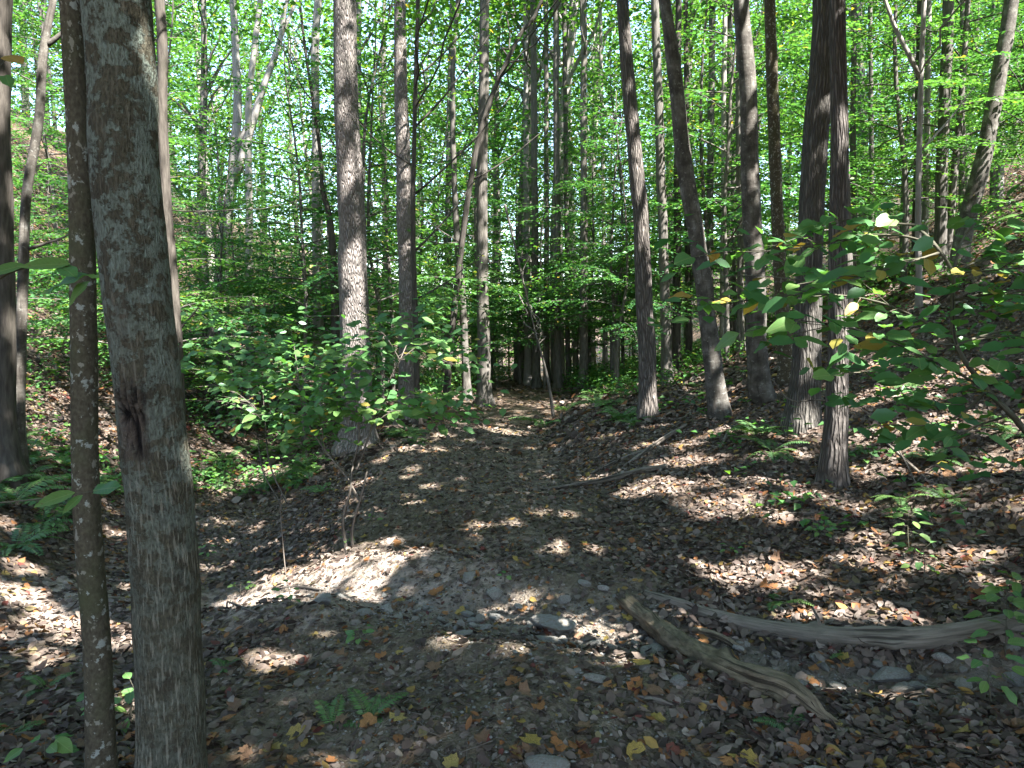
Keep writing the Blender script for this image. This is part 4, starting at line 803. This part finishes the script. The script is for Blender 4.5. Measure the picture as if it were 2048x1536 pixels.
for (px, py, lab, s, n, az) in [(1830, 1035, 'large arching fern on the litter below the shrub', .32, 8, (0, 6.28)), (1560, 1210, 'flat green fern frond behind the tip of the weathered log', .22, 4, (0, 6.28)), (665, 1455, 'pale green fern fronds on the near slope, closest to the camera', .17, 3, (-.6, 3.6)), (735, 1440, 'upright feathery fern beside the closest pale fronds', .2, 4, (-.5, 2.6)),
                                (1580, 1470, 'small bright fern in front of the rotting log', .17, 5, (0, 3.2)), (1085, 852, 'sunlit fern at the bend of the trail', .55, 8, (0, 6.28)), (1245, 842, 'dark fern clump left of the brown shaggy trunk', .5, 9, (0, 6.28)), (1510, 870, 'fern clump at the foot of the smooth beech', .45, 9, (0, 6.28)), (1545, 905, 'fern at the foot of the stout furrowed trunk', .40, 8, (0, 6.28)),
                                (25, 1010, 'lush fern cutting in at the left edge', .55, 9, (0, 6.28)), (30, 1095, 'dark drooping fern at the left edge above the sunlit dirt', .42, 9, (0, 6.28)), (85, 1050, 'fern beside the weedy plants in the gully', .4, 8, (0, 6.28)), (140, 1015, 'fern behind the slim mottled trunk', .38, 8, (0, 6.28)), (90, 1380, 'thin dim fern on the near dirt', .16, 4, (0, 6.28)), (450, 1335, 'pale feathery fern beside the thick lichened trunk', .15, 5, (0, 6.28)), (20, 1475, 'fern frond at the lower left edge', .18, 4, (0, 6.28)), (1800, 1000, 'dim fern above the large arching fern', .25, 6, (0, 6.28)), (1690, 1310, 'tiny fern sprout behind the log fork', .1, 4, (0, 6.28))]:
    fern(px, py, lab, s, n, None, az)
for (n, xr, yr, lab, grp, s) in [(14, (380, 700), (900, 985), 'green fern along the lower track in the gully', 'ferns along the lower track', (.3, .55)), (12, (1120, 1420), (770, 850), 'fern on the bank beyond the brown shaggy trunk', 'ferns on the bank beyond the trail', (.3, .5)), (14, (0, 200), (880, 985), 'fern on the shaded foot of the far slope', 'ferns on the foot of the far slope', (.3, .5)), (8, (740, 900), (850, 900), 'fern on the trail edge under the furrowed trunks', 'ferns on the trail edge', (.25, .4)), (9, (1700, 2040), (760, 1000), 'small fern on the leafy slope behind the shrub', 'ferns on the leafy slope', (.2, .35))]:
    for _ in range(n): fern(rng.uniform(*xr), rng.uniform(*yr), lab, rng.uniform(*s), 7, grp)

# --- low green ground cover on the slopes (uncountable)
PP = []
for (n, xr, yr, zz) in [(3200, (-14, -3.9), (7.5, 26), .35), (2600, (1.5, 12), (11.5, 26), .35), (4200, (-4, 5), (16, 32), .5), (180, (-5, -2.4), (9, 13), .2), (170, (2.0, 7), (4.5, 11), .10)]:
    x = rng.uniform(*xr, n); y = rng.uniform(*yr, n); k_ = (fbm(x * .7, y * .7, 55, 3) > -.05) & (np.abs(x - trail_x(y)) > 1.1); x, y = x[k_], y[k_]
    for _ in range(7): PP.append(np.stack([x + rng.normal(0, .12, len(x)), y + rng.normal(0, .12, len(x)), H(x, y) + rng.uniform(.03, zz, len(x))], 1))
tag(link('undergrowth', leaf_cloud(np.concatenate(PP), .085, .055, 'under', 'undergrowth', .35)), 'low green undergrowth covering the slopes', 'undergrowth', kind='stuff')

# ================================================================ LOGS AND STICKS
def lie(pts, lift=.0):
    out = []; rr = []
    for (px, py, r) in pts:
        p = ground(px, py); d = (p - CAM) @ FW; rad = r * d / F_PX * .95; p[2] += rad * .75 + lift; out.append(p); rr.append(rad)
    return np.array(out), np.array(rr)
def log(name, label, cat, pts, m, sides=30, step=.012, rough=.2, lift=0., group=None, seed=0, extra=(), jag=0, smoothz=True):
    P, r = lie(pts, lift)
    if smoothz and len(P) > 3:
        for _ in range(2): P[1:-1] = (P[:-2] + 2 * P[1:-1] + P[2:]) / 4
        P[:, 2] = np.maximum(P[:, 2], H(P[:, 0], P[:, 1]) + r * .55)
    b = P[len(P) // 2].copy(); b[2] = h1(b[0], b[1]); root = empty(name, b, label, cat, group)
    A = resample(np.column_stack([spline(P, 8), np.interp(np.linspace(0, len(r) - 1, (len(r) - 1) * 8 + 1), range(len(r)), r)]), step=step)
    V, F, bk, _, _ = tube(A[:, :3] - b, A[:, 3], sides, rough if sides <= 10 else 0, seed, 8, True, (lambda TH, S, RR: RR * (.16 * fbm(np.cos(TH) * 2 + 7, S * 3.2, seed + 2, 4) + .16 * fbm(np.sin(TH) * 2 + 3, S * 3.2 + 40, seed + 3, 4) + (.30 * np.minimum(fbm(np.cos(TH) * 4 + 9, S * 6, seed + 9, 3) + fbm(np.sin(TH) * 4, S * 6 + 9, seed + 10, 3), .25) if m == 'rotten' else 0)
            + sum(.5 * np.exp(-(((TH - kt + math.pi) % (2 * math.pi) - math.pi) / .45) ** 2 - ((S - ks) / .035) ** 2) for kt, ks in [(2.0, .25), (4.2, .62), (1.0, .95), (3.3, 1.3), (5.0, 1.7), (2.6, 2.0)]))) if sides > 8 else None)
    if sides > 10:                              # broken, splintered ends
        VV = V.reshape(-1, sides, 3); t0 = unit(VV[0].mean(0) - VV[3].mean(0)); t1 = unit(VV[-1].mean(0) - VV[-4].mean(0))
        jz = np.abs(fbm(np.arange(sides) * .55 + seed, np.zeros(sides), seed, 3)) * (.16 if m == 'rotten' else .07)
        VV[0] += t0 * jz[:, None]; VV[-1] += t1 * jz[::-1, None]; VV[-2] += t1 * jz[::-1, None] * .6; V = VV.reshape(-1, 3)
    mb = Mesh(); mb.add(V, F, None, bk); link('trunk' if sides > 10 else 'stem', mb.build('wood', M[m]), root)
    for P2, ra, rb in extra:
        A = resample(spline(np.array(P2), 6), step=.02); V, F, bk, _, _ = tube(A - b, np.linspace(ra, rb, len(A)), 8, .25, seed + 5); mb = Mesh(); mb.add(V, F, None, bk); link('branch_stub', mb.build('branch_stub', M[m]), root)
    return root
log('log', 'long weathered grey fallen branch lying across the wash', 'log', [(1296, 1192, 6), (1345, 1225, 11), (1400, 1240, 13), (1470, 1252, 15), (1560, 1278, 17), (1650, 1296, 20), (1740, 1300, 23), (1830, 1298, 24), (1910, 1292, 24), (1990, 1276, 23), (2060, 1258, 24), (2140, 1240, 25)], 'weathered', seed=3, rough=.22, extra=[(np.array([ground(1640, 1292), ground(1640, 1292) + [0, .02, .10], ground(1640, 1292) + [-.03, .04, .17]]), .014, .006), ([at(1985, 1272, 3.5), at(2010, 1262, 3.45), at(2050, 1225, 3.45)], .02, .006)])
log('log', 'rotting brown log with peeling bark slanting toward the camera', 'log', [(1258, 1222, 15), (1290, 1256, 20), (1340, 1298, 24), (1400, 1336, 26), (1450, 1362, 29), (1515, 1390, 32), (1575, 1416, 32), (1625, 1436, 26), (1655, 1450, 12)], 'rotten', seed=8, rough=.35)
k = 0
for (lab, pts, m) in [('crooked root lying between the two logs', [(1330, 1272, 4), (1390, 1262, 7), (1425, 1268, 8), (1460, 1290, 8), (1490, 1312, 6)], 'rotten'), ('long thin fallen branch on the trail below the bank', [(1090, 980, 3), (1150, 974, 4), (1220, 962, 6), (1290, 950, 7), (1335, 936, 5)], 'twig'),
    ('pale bare stick on the litter below the stout trunk', [(1530, 1035, 3), (1560, 1030, 4), (1620, 1028, 4), (1665, 1032, 2)], 'twig'), ('short pale stick on the near trail', [(1275, 1397, 4), (1300, 1400, 6), (1330, 1412, 6), (1345, 1420, 3)], 'twig'), ('flat splinter in front of the rotting log', [(1370, 1405, 4), (1420, 1418, 7), (1470, 1424, 3)], 'twig'),
    ('slanting thin branch on the slope beside the striped trunk', [(1740, 860, 2), (1790, 900, 3), (1850, 960, 4), (1900, 1010, 2)], 'twig'), ('dark branch running down the bank left of the leaning trunk', [(1250, 935, 4), (1290, 905, 5), (1340, 870, 5), (1375, 850, 3)], 'twig'), ('second dark branch running down the bank', [(1180, 950, 3), (1260, 915, 4), (1320, 895, 3)], 'twig'),
    ('thin stick across the sunlit dirt bank', [(560, 1178, 2), (600, 1176, 3), (650, 1183, 2)], 'twig'), ('thin dark twig stretched along the dirt mound', [(455, 1205, 2), (490, 1220, 3), (525, 1232, 2)], 'twig'), ('grey branch at the foot of the leaning trunk', [(1440, 900, 3), (1455, 870, 4), (1470, 845, 2)], 'twig'), ('long thin twig in the lower right litter', [(1420, 1460, 2), (1520, 1462, 3), (1600, 1470, 2)], 'twig'), ('slender stick on the litter above the weathered branch', [(1640, 1195, 2), (1700, 1175, 3), (1760, 1170, 2)], 'twig'), ('pale twig on the slope near the right edge', [(1930, 1060, 2), (1975, 1035, 3), (2030, 1030, 2)], 'twig')]:
    log('stick', lab, 'stick', pts, m, 8, .03, .2, -.002, None, 30 + k); k += 1
for (nm, lab, pts, Y) in [('dead_stem', 'thin upright dry stem on the sunlit gully bank', [(572, 1150), (566, 1090), (561, 1020), (563, 985)], None), ('dead_stem', 'pale slanting stub close to the right side of the thick lichened trunk', [(392, 1195), (385, 1150), (380, 1090), (377, 1050)], None)]:
    g_ = ground(*pts[0]); P = np.array([g_ - [0, 0, .03]] + [at(a, b, g_[1]) for a, b in pts[1:]]); o = empty(nm, g_, lab, 'stem'); A = resample(spline(P, 5), n=16); V, F, bk, _, _ = tube(A - g_, np.linspace(.028 if 'stub' in lab else .006, .018 if 'stub' in lab else .003, 16), 8, .1); mb = Mesh(); mb.add(V, F, None, bk); link('stem', mb.build('stem', M['rotten' if 'stub' in lab else 'twig']), o)
# a thin vine slung between the slope trunks
P = np.array([at(1545, 760, T22 - .3), at(1580, 800, T22 - .45), at(1640, 800, T23 + .2), at(1700, 808, T23 - .12), at(1745, 835, T23 - .1), at(1800, 905, T23 - .3), at(1835, 975, T23 - .6)]); e_ = ground(1870, 1060); P = np.vstack([P, e_])
A = resample(spline(P, 8), n=60); b_ = e_.copy(); V, F, bk, _, _ = tube(A - b_, .006, 6, .1); mb = Mesh(); mb.add(V, F, None, bk); o = tag(link('vine', mb.build('vine', M['twig']), None, b_), 'thin bare vine slung across the stout and striped trunks', 'vine')

# ================================================================ STONES
def stone_mesh(seed, sub=2, flat=.6):
    import bmesh
    bm = bmesh.new(); bmesh.ops.create_icosphere(bm, subdivisions=sub, radius=1); r_ = np.random.default_rng(seed); V = np.array([v.co[:] for v in bm.verts])
    for _ in range(11):
        n = unit(r_.normal(0, 1, 3)); d = r_.uniform(.5, .85); ex = np.maximum(V @ n - d, 0); V = V - ex[:, None] * n * .85
    V *= 1 + .12 * fbm(V[:, 0] * 2 + seed, V[:, 1] * 2 + V[:, 2] * 3, seed, 3)[:, None]; V[:, 2] *= flat
    for v, c_ in zip(bm.verts, V): v.co = c_
    for f in bm.faces: f.smooth = False
    me = bpy.data.meshes.new('stone'); bm.to_mesh(me); bm.free(); me.materials.append(M['stone']); return me
SM = [stone_mesh(600 + i_, 2, [.55, .7, .45, .6, .8][i_ % 5]) for i_ in range(8)]; SB = [stone_mesh(700 + i_, 3, [.75, .6, .55, .7][i_]) for i_ in range(4)]
def stone(px, py, rpx, label, group=None, me=None, sx=1.0, sink=.32):
    p = ground(px, py); d = (p - CAM) @ FW; r = rpx * d / F_PX; me = me or random.choice(SM)
    o = tag(link('stone', me, None, (p[0], p[1], p[2] + r * (.5 - sink) * .6), (rng.normal(0, .15), rng.normal(0, .15), rng.uniform(0, 6.28) if sx == 1 else rng.normal(0, .1)), (r * sx, r, r)), label, 'stone', group); return o
for (px, py, r, lab, sx) in [(1103, 1256, 30, 'largest pale jagged rock in the middle of the wash', 1.7), (1100, 1285, 16, 'flat grey-green stone just below the largest pale rock', 2.2), (1355, 1366, 19, 'round white-grey stone beside the rotting log', 1.0), (1308, 1312, 30, 'grey-green boulder half buried against the rotting log', 1.0), (1290, 1340, 14, 'small grey stone below the buried boulder', 1.2), (1780, 1355, 24, 'mossy pale slab behind the lower right litter', 1.8), (1090, 1545, 34, 'flat grey stone at the bottom edge of the photo', 1.5), (1190, 1360, 18, 'flat pale stone on the near trail below the wash', 1.6), (1170, 1170, 14, 'grey stone on the trail above the wash', 1.4), (1205, 1180, 12, 'tan stone touching the grey one above the wash', 1.2), (1190, 1290, 12, 'teal grey stone right of the largest pale rock', 1.4), (1480, 1290, 14, 'brown stone under the weathered branch', 1.5), (1420, 1360, 14, 'dull stone tucked under the rotting log', 1.2), (1640, 1560, 30, 'dark stone at the bottom right', 1.4), (252, 1165, 9, 'pale stone behind the slim mottled trunk', 1.5), (640, 1205, 20, 'sandy clod on the crest of the dirt mound', 1.5), (1155, 1345, 8, 'cream pebble on the near trail', 1.2), (960, 1235, 9, 'white pebble left of the largest pale rock', 1.4)]:
    stone(px, py, r, lab, None, SB[int(r) % 4] if r > 17 else None, sx, .05 if 'largest' in lab else .3)
for i_ in range(130):
    a_ = rng.uniform(0, 1); k_ = min(len(WASH) - 2, int(a_ * 5.8) + 1); q = rng.uniform(); p = WASH[k_] * (1 - q) + WASH[k_ + 1] * q + rng.normal(0, .15, 2)
    r = .014 + .036 * rng.random() ** 2; o = tag(link('stone', random.choice(SM), None, (p[0], p[1], h1(p[0], p[1]) + r * .3), (rng.normal(0, .3), rng.normal(0, .3), rng.uniform(0, 6)), (r * rng.uniform(1, 1.6), r, r)), 'small loose stone strewn in the wash across the trail', 'stone', 'small stones in the wash')
# gravel: uncountable
ico = stone_mesh(800, 1, .7); IV = np.array([v.co[:] for v in ico.vertices]); IF = np.array([p.vertices[:] for p in ico.polygons])
n = 5200; k_ = rng.integers(0, len(WASH) - 1, n); q = rng.uniform(0, 1, n)[:, None]; XY = WASH[k_] * (1 - q) + WASH[k_ + 1] * q + rng.normal(0, .24, (n, 2))
n2 = 9000; y = 2.2 + 5.5 * rng.uniform(0, 1, n2) ** 1.3; XY = np.vstack([XY, np.stack([trail_x(y) + rng.normal(0, .75, n2), y], 1)]); n = len(XY); r = .0035 + .008 * rng.random(n) ** 3
ang = rng.uniform(0, 6.28, n); ca, sa = np.cos(ang), np.sin(ang); VV = IV[None] * (r[:, None, None] * np.stack([rng.uniform(.8, 1.7, n), np.ones(n), rng.uniform(.6, 1, n)], 1)[:, None]); X = VV[..., 0] * ca[:, None] - VV[..., 1] * sa[:, None]; Yv = VV[..., 0] * sa[:, None] + VV[..., 1] * ca[:, None]
GV = np.stack([X + XY[:, 0:1], Yv + XY[:, 1:2], VV[..., 2] + (H(XY[:, 0], XY[:, 1]) + r * .3)[:, None]], -1).reshape(-1, 3); GF = (IF[None] + (np.arange(n) * len(IV))[:, None, None]).reshape(-1, 3)
tag(link('gravel', np_mesh('gravel', GV, [GF], M['stone'])), 'fine gravel strewn over the wash and the trail', 'gravel', kind='stuff')

# ================================================================ FALLEN LEAVES
def litter(n, ysamp, xsamp, dens, Lr, palette, pw, lift):
    y = ysamp(n); x = xsamp(n, y); k_ = rng.random(n) < dens(x, y); x, y = x[k_], y[k_]; n = len(x)
    e = .03; hx = (H(x + e, y) - H(x - e, y)) / (2 * e); hy = (H(x, y + e) - H(x, y - e)) / (2 * e); z = H(x, y)
    N = np.stack([-hx, -hy, np.ones(n)], 1) + rng.normal(0, .42, (n, 3)); a = rng.uniform(0, 6.28, n); D = np.stack([np.cos(a), np.sin(a), rng.normal(0, .15, n)], 1); D[:, 2] += D[:, 0] * hx + D[:, 1] * hy
    L = rng.uniform(*Lr, n); W = L * rng.uniform(.45, .9, n); P = np.stack([x, y, z + rng.uniform(.002, lift, n)], 1) - D * L[:, None] * .5
    V, F = leaves8(P, D, N, L, W, rng.normal(.0, .22, n), rng.normal(.0, .22, n)); c = palette[rng.choice(len(palette), n, p=pw)] * rng.uniform(.7, 1.25, (n, 1))
    return V, F, np.repeat(c, 7, 0)
PAL = np.array([.95, .885, .845]) * np.array([(.19, .16, .13), (.13, .105, .085), (.27, .24, .205), (.075, .06, .05), (.35, .315, .275), (.30, .14, .05), (.36, .26, .07), (.16, .045, .035), (.22, .20, .10)]); PW = np.array([.26, .23, .14, .20, .05, .055, .025, .018, .022]); PW /= PW.sum()
def dens_slope(x, y):
    u_ = np.abs(x - trail_x(y) + .1); d = .20 + .80 * sstep(.7, 1.6, u_); d = np.where((x < -.6) & (y < 6.5), d * .48, d); d = np.where((np.abs(u_) < .6) & (y < 4.6), d * .4, d); d = d * (1 - .92 * np.exp(-(wash_d(x, y) / .40) ** 2)); return d * (.55 + .9 * np.clip(fbm(x * 1.6, y * 1.6, 88, 3) + .5, 0, 1))
parts = [litter(115000, lambda n: 2.2 + 9.5 * rng.uniform(0, 1, n) ** 1.15, lambda n, y: y * rng.uniform(-.78, .80, n), dens_slope, (.030, .070), PAL, PW, .025),
         litter(30000, lambda n: rng.uniform(9, 24, n), lambda n, y: y * rng.uniform(-.78, .80, n), dens_slope, (.09, .15), PAL, PW, .04),
         litter(26000, lambda n: 2.2 + 10 * rng.uniform(0, 1, n) ** 1.3, lambda n, y: trail_x(y) + rng.normal(0, .8, n), lambda x, y: .8 + 0 * x, (.014, .045), PAL, PW, .008)]
_lp = np.array([ground(a, b) for a, b in [(1345, 1232), (1470, 1262), (1650, 1308), (1830, 1304), (1990, 1264), (1290, 1262), (1400, 1346), (1515, 1400), (1600, 1430)]]); _ls = [(0, 1), (1, 2), (2, 3), (3, 4), (5, 6), (6, 7), (7, 8)]
def _lx(n):
    k_ = rng.integers(0, len(_ls), n); q = rng.uniform(0, 1, n); A_ = _lp[[_ls[i][0] for i in k_]]; B_ = _lp[[_ls[i][1] for i in k_]]; return A_[:, :2] * (1 - q)[:, None] + B_[:, :2] * q[:, None] + rng.normal(0, .07, (n, 2))
_xy = _lx(900)
parts.append(litter(900, lambda n: _xy[:, 1], lambda n, y: _xy[:, 0], lambda x, y: 1 + 0 * x, (.03, .075), PAL, PW, .05))
Vs, Fs, Cs = [], [], []; o_ = 0
for V, F, C in parts: Vs.append(V); Fs.append(F + o_); Cs.append(C); o_ += len(V)
tag(link('leaf_litter', np_mesh('leaf_litter', np.concatenate(Vs), [np.concatenate(Fs)], M['litter'], np.concatenate(Cs))), 'brown dry leaf litter carpeting the forest floor', 'leaf litter', kind='stuff')
# twig litter
mb = Mesh()
for i_ in range(900):
    y = 2.3 + 9 * rng.random() ** 1.4; x = y * rng.uniform(-.75, .78); L = rng.uniform(.06, .3); a = rng.uniform(0, 6.28); t = np.linspace(-.5, .5, 4); X = x + np.cos(a) * t * L + rng.normal(0, .008, 4); Yv = y + np.sin(a) * t * L + rng.normal(0, .008, 4)
    V, F, bk, _, _ = tube(np.stack([X, Yv, H(X, Yv) + .008], 1), np.linspace(1, .5, 4) * rng.uniform(.0012, .0035), 4, 0, cap=False); mb.add(V, F, None, bk)
tag(link('twig_litter', mb.build('twig_litter', M['twig'])), 'fine dry twigs scattered over the forest floor', 'twigs', kind='stuff')

# the large single fallen leaves of the foreground
def maple_mesh(m, seed):
    r_ = np.random.default_rng(seed); ang = []; rad = []
    for k_, (a, r) in enumerate([(0, .55), (24, .40), (42, .52), (62, .38), (82, .46), (112, .34), (150, .30), (180, .16), (210, .30), (248, .34), (278, .46), (298, .38), (318, .52), (336, .40)]): ang.append(R(a + r_.normal(0, 6))); rad.append(r * r_.uniform(.7, 1.15))
    ang = np.array(ang); rad = np.array(rad); k1, k2, ph = r_.uniform(.6, 2.4), r_.uniform(-1.0, 1.2), r_.uniform(0, 3.1)
    def z(x, y): c_, s_ = math.cos(ph), math.sin(ph); a = x * c_ + y * s_; b = -x * s_ + y * c_; return k1 * a * a * .8 + k2 * b * b * .6 + .05 * np.sin(9 * a + 2) + .04 * np.sin(8 * b)
    X = np.concatenate([[0], rad * np.cos(ang), rad * .5 * np.cos(ang)]); Yv = np.concatenate([[0], rad * np.sin(ang), rad * .5 * np.sin(ang)]); Z = z(X, Yv); n = len(ang); F3, F4 = [], []
    for k_ in range(n): j_ = (k_ + 1) % n; F3.append((0, 1 + n + k_, 1 + n + j_)); F4.append((1 + n + k_, 1 + k_, 1 + j_, 1 + n + j_))
    return np_mesh('fallen_leaf', np.stack([X, Yv, Z], 1), [np.array(F3), np.array(F4)], M[m], smooth=True)
FL = {m: [maple_mesh(m, 900 + 10 * len(m) + i_) for i_ in range(5)] for m in ('leaf_orange', 'leaf_yellow', 'leaf_brown', 'leaf_red')}
FL['oval'] = [leaf_mesh('fallen_leaf', 'leaf_yellow', seed=950 + i_) for i_ in range(3)]
def put_fallen(p, m, size, lab, grp):
    x, y = p[0], p[1]; e = .03; n = Vector((-(h1(x + e, y) - h1(x - e, y)) / (2 * e), -(h1(x, y + e) - h1(x, y - e)) / (2 * e), 1)) + Vector(rng.normal(0, .2, 3)); q = n.to_track_quat('Z', 'Y') @ Matrix.Rotation(rng.uniform(0, 6.28), 3, 'Z').to_quaternion()
    o = link('fallen_leaf', random.choice(FL[m]), None, (x, y, h1(x, y) + .012 + .1 * size)); o.rotation_mode = 'QUATERNION'; o.rotation_quaternion = q; o.scale = (size,) * 3; tag(o, lab, 'leaf', grp)
LAB = {'leaf_orange': 'curled orange maple leaf fallen on the dirt', 'leaf_yellow': 'pale yellow maple leaf fallen on the dirt', 'leaf_brown': 'dull brown curled leaf fallen on the dirt', 'leaf_red': 'dark red maple leaf fallen on the dirt', 'oval': 'small oval yellow leaf fallen on the dirt'}
GRP = {'leaf_orange': 'fallen orange leaves', 'leaf_yellow': 'fallen yellow leaves', 'leaf_brown': 'fallen brown leaves', 'leaf_red': 'fallen red leaves', 'oval': 'fallen small oval yellow leaves'}
ANCH = [(1480, 1380, 'beside the rotting log'), (1700, 1260, 'beside the weathered branch'), (1100, 1260, 'around the largest pale rock'), (1000, 1480, 'on the near trail dirt'), (1250, 1430, 'below the round white stone'), (1900, 1450, 'in the lower right litter'), (700, 1450, 'around the closest pale fern'), (480, 1400, 'right of the thick lichened trunk'), (100, 1430, 'left of the slim mottled trunk'), (80, 1230, 'on the sunlit dirt by the gully ferns'), (650, 1150, 'on the sunlit gully bank'), (1000, 1080, 'on the middle of the trail'), (1400, 1060, 'on the litter at the foot of the bank'), (1750, 1080, 'below the striped trunk'), (1950, 1000, 'on the slope under the shrub'), (950, 950, 'on the far part of the trail'), (1550, 1200, 'on the litter behind the weathered branch'), (450, 1050, 'in the gully')]
for i_ in range(290):
    py = 1536 - 620 * rng.random() ** 1.5; px = rng.uniform(0, 2048); m = rng.choice(['leaf_orange', 'leaf_yellow', 'leaf_brown', 'leaf_red', 'oval'], p=[.36, .15, .33, .05, .11])
    spot = min(ANCH, key=lambda a: (a[0] - px) ** 2 + 3 * (a[1] - py) ** 2)[2]
    put_fallen(ground(px, py), m, rng.uniform(.05, .098) * (.6 if m == 'oval' else 1), LAB[m].replace('on the dirt', spot), GRP[m] + ' ' + spot)

# ================================================================ labels that single out each tree of the woods
HAND = [(10, 'left edge trunk'), (45, 'thin crooked grey tree'), (165, 'slim mottled trunk'), (290, 'thick lichened trunk'), (335, 'thin dark wavy trunk'), (460, 'leaning forked pale tree'), (637, 'pale sunlit narrow trunk'), (702, 'big furrowed trunk'), (812, 'straight dark grey trunk'), (966, 'straight trunk at the trail end'), (1070, 'close trio of trunks'), (1167, 'third dark trunk past the trio'), (1275, 'brown shaggy trunk'), (1385, 'curved leaning grey trunk'), (1505, 'smooth beech trunk'), (1558, 'dark splotched trunk'), (1622, 'stout furrowed trunk'), (1676, 'sun-striped rough trunk'), (1838, 'slender forked slope tree'), (1885, 'brown speckled slope trunk'), (1975, 'slanting smooth trunk')]
ORD = ['', 'second', 'third', 'fourth', 'fifth', 'sixth', 'seventh', 'eighth', 'ninth']
BOX = {}
for o in [o for o in col.objects if o.type == 'EMPTY' and o.get('group') and ('sapling' in o['label'] or 'understory' in o['label'] or 'forest tree' in o['label'] or 'slender tree standing' in o['label'])]:
    x, y, z = project(np.array(o.location) + np.array([0, 0, 2.0])); px, hd = min(HAND, key=lambda h: abs(h[0] - x)); side = 'behind' if abs(x - px) < 14 else ('left of' if x < px else 'right of')
    k0 = ('leafy sapling' if 'sapling' in o['label'] else 'leafy understory tree' if 'understory' in o['label'] else 'pale-barked woodland tree' if 'pale' in o['label'] else 'dark-barked woodland tree'); BOX.setdefault((k0, side, hd), []).append((z, o))
for (k0, side, hd), lst in BOX.items():
    lst.sort(key=lambda t: t[0])
    for i_, (z, o) in enumerate(lst): o['label'] = f"{'thin ' if 'sapling' in k0 else 'distant ' if z > 24 else ''}{k0} {side} the {hd}" + ('' if len(lst) == 1 else ', closest one' if i_ == 0 else f", {ORD[min(i_, 8)]} back")
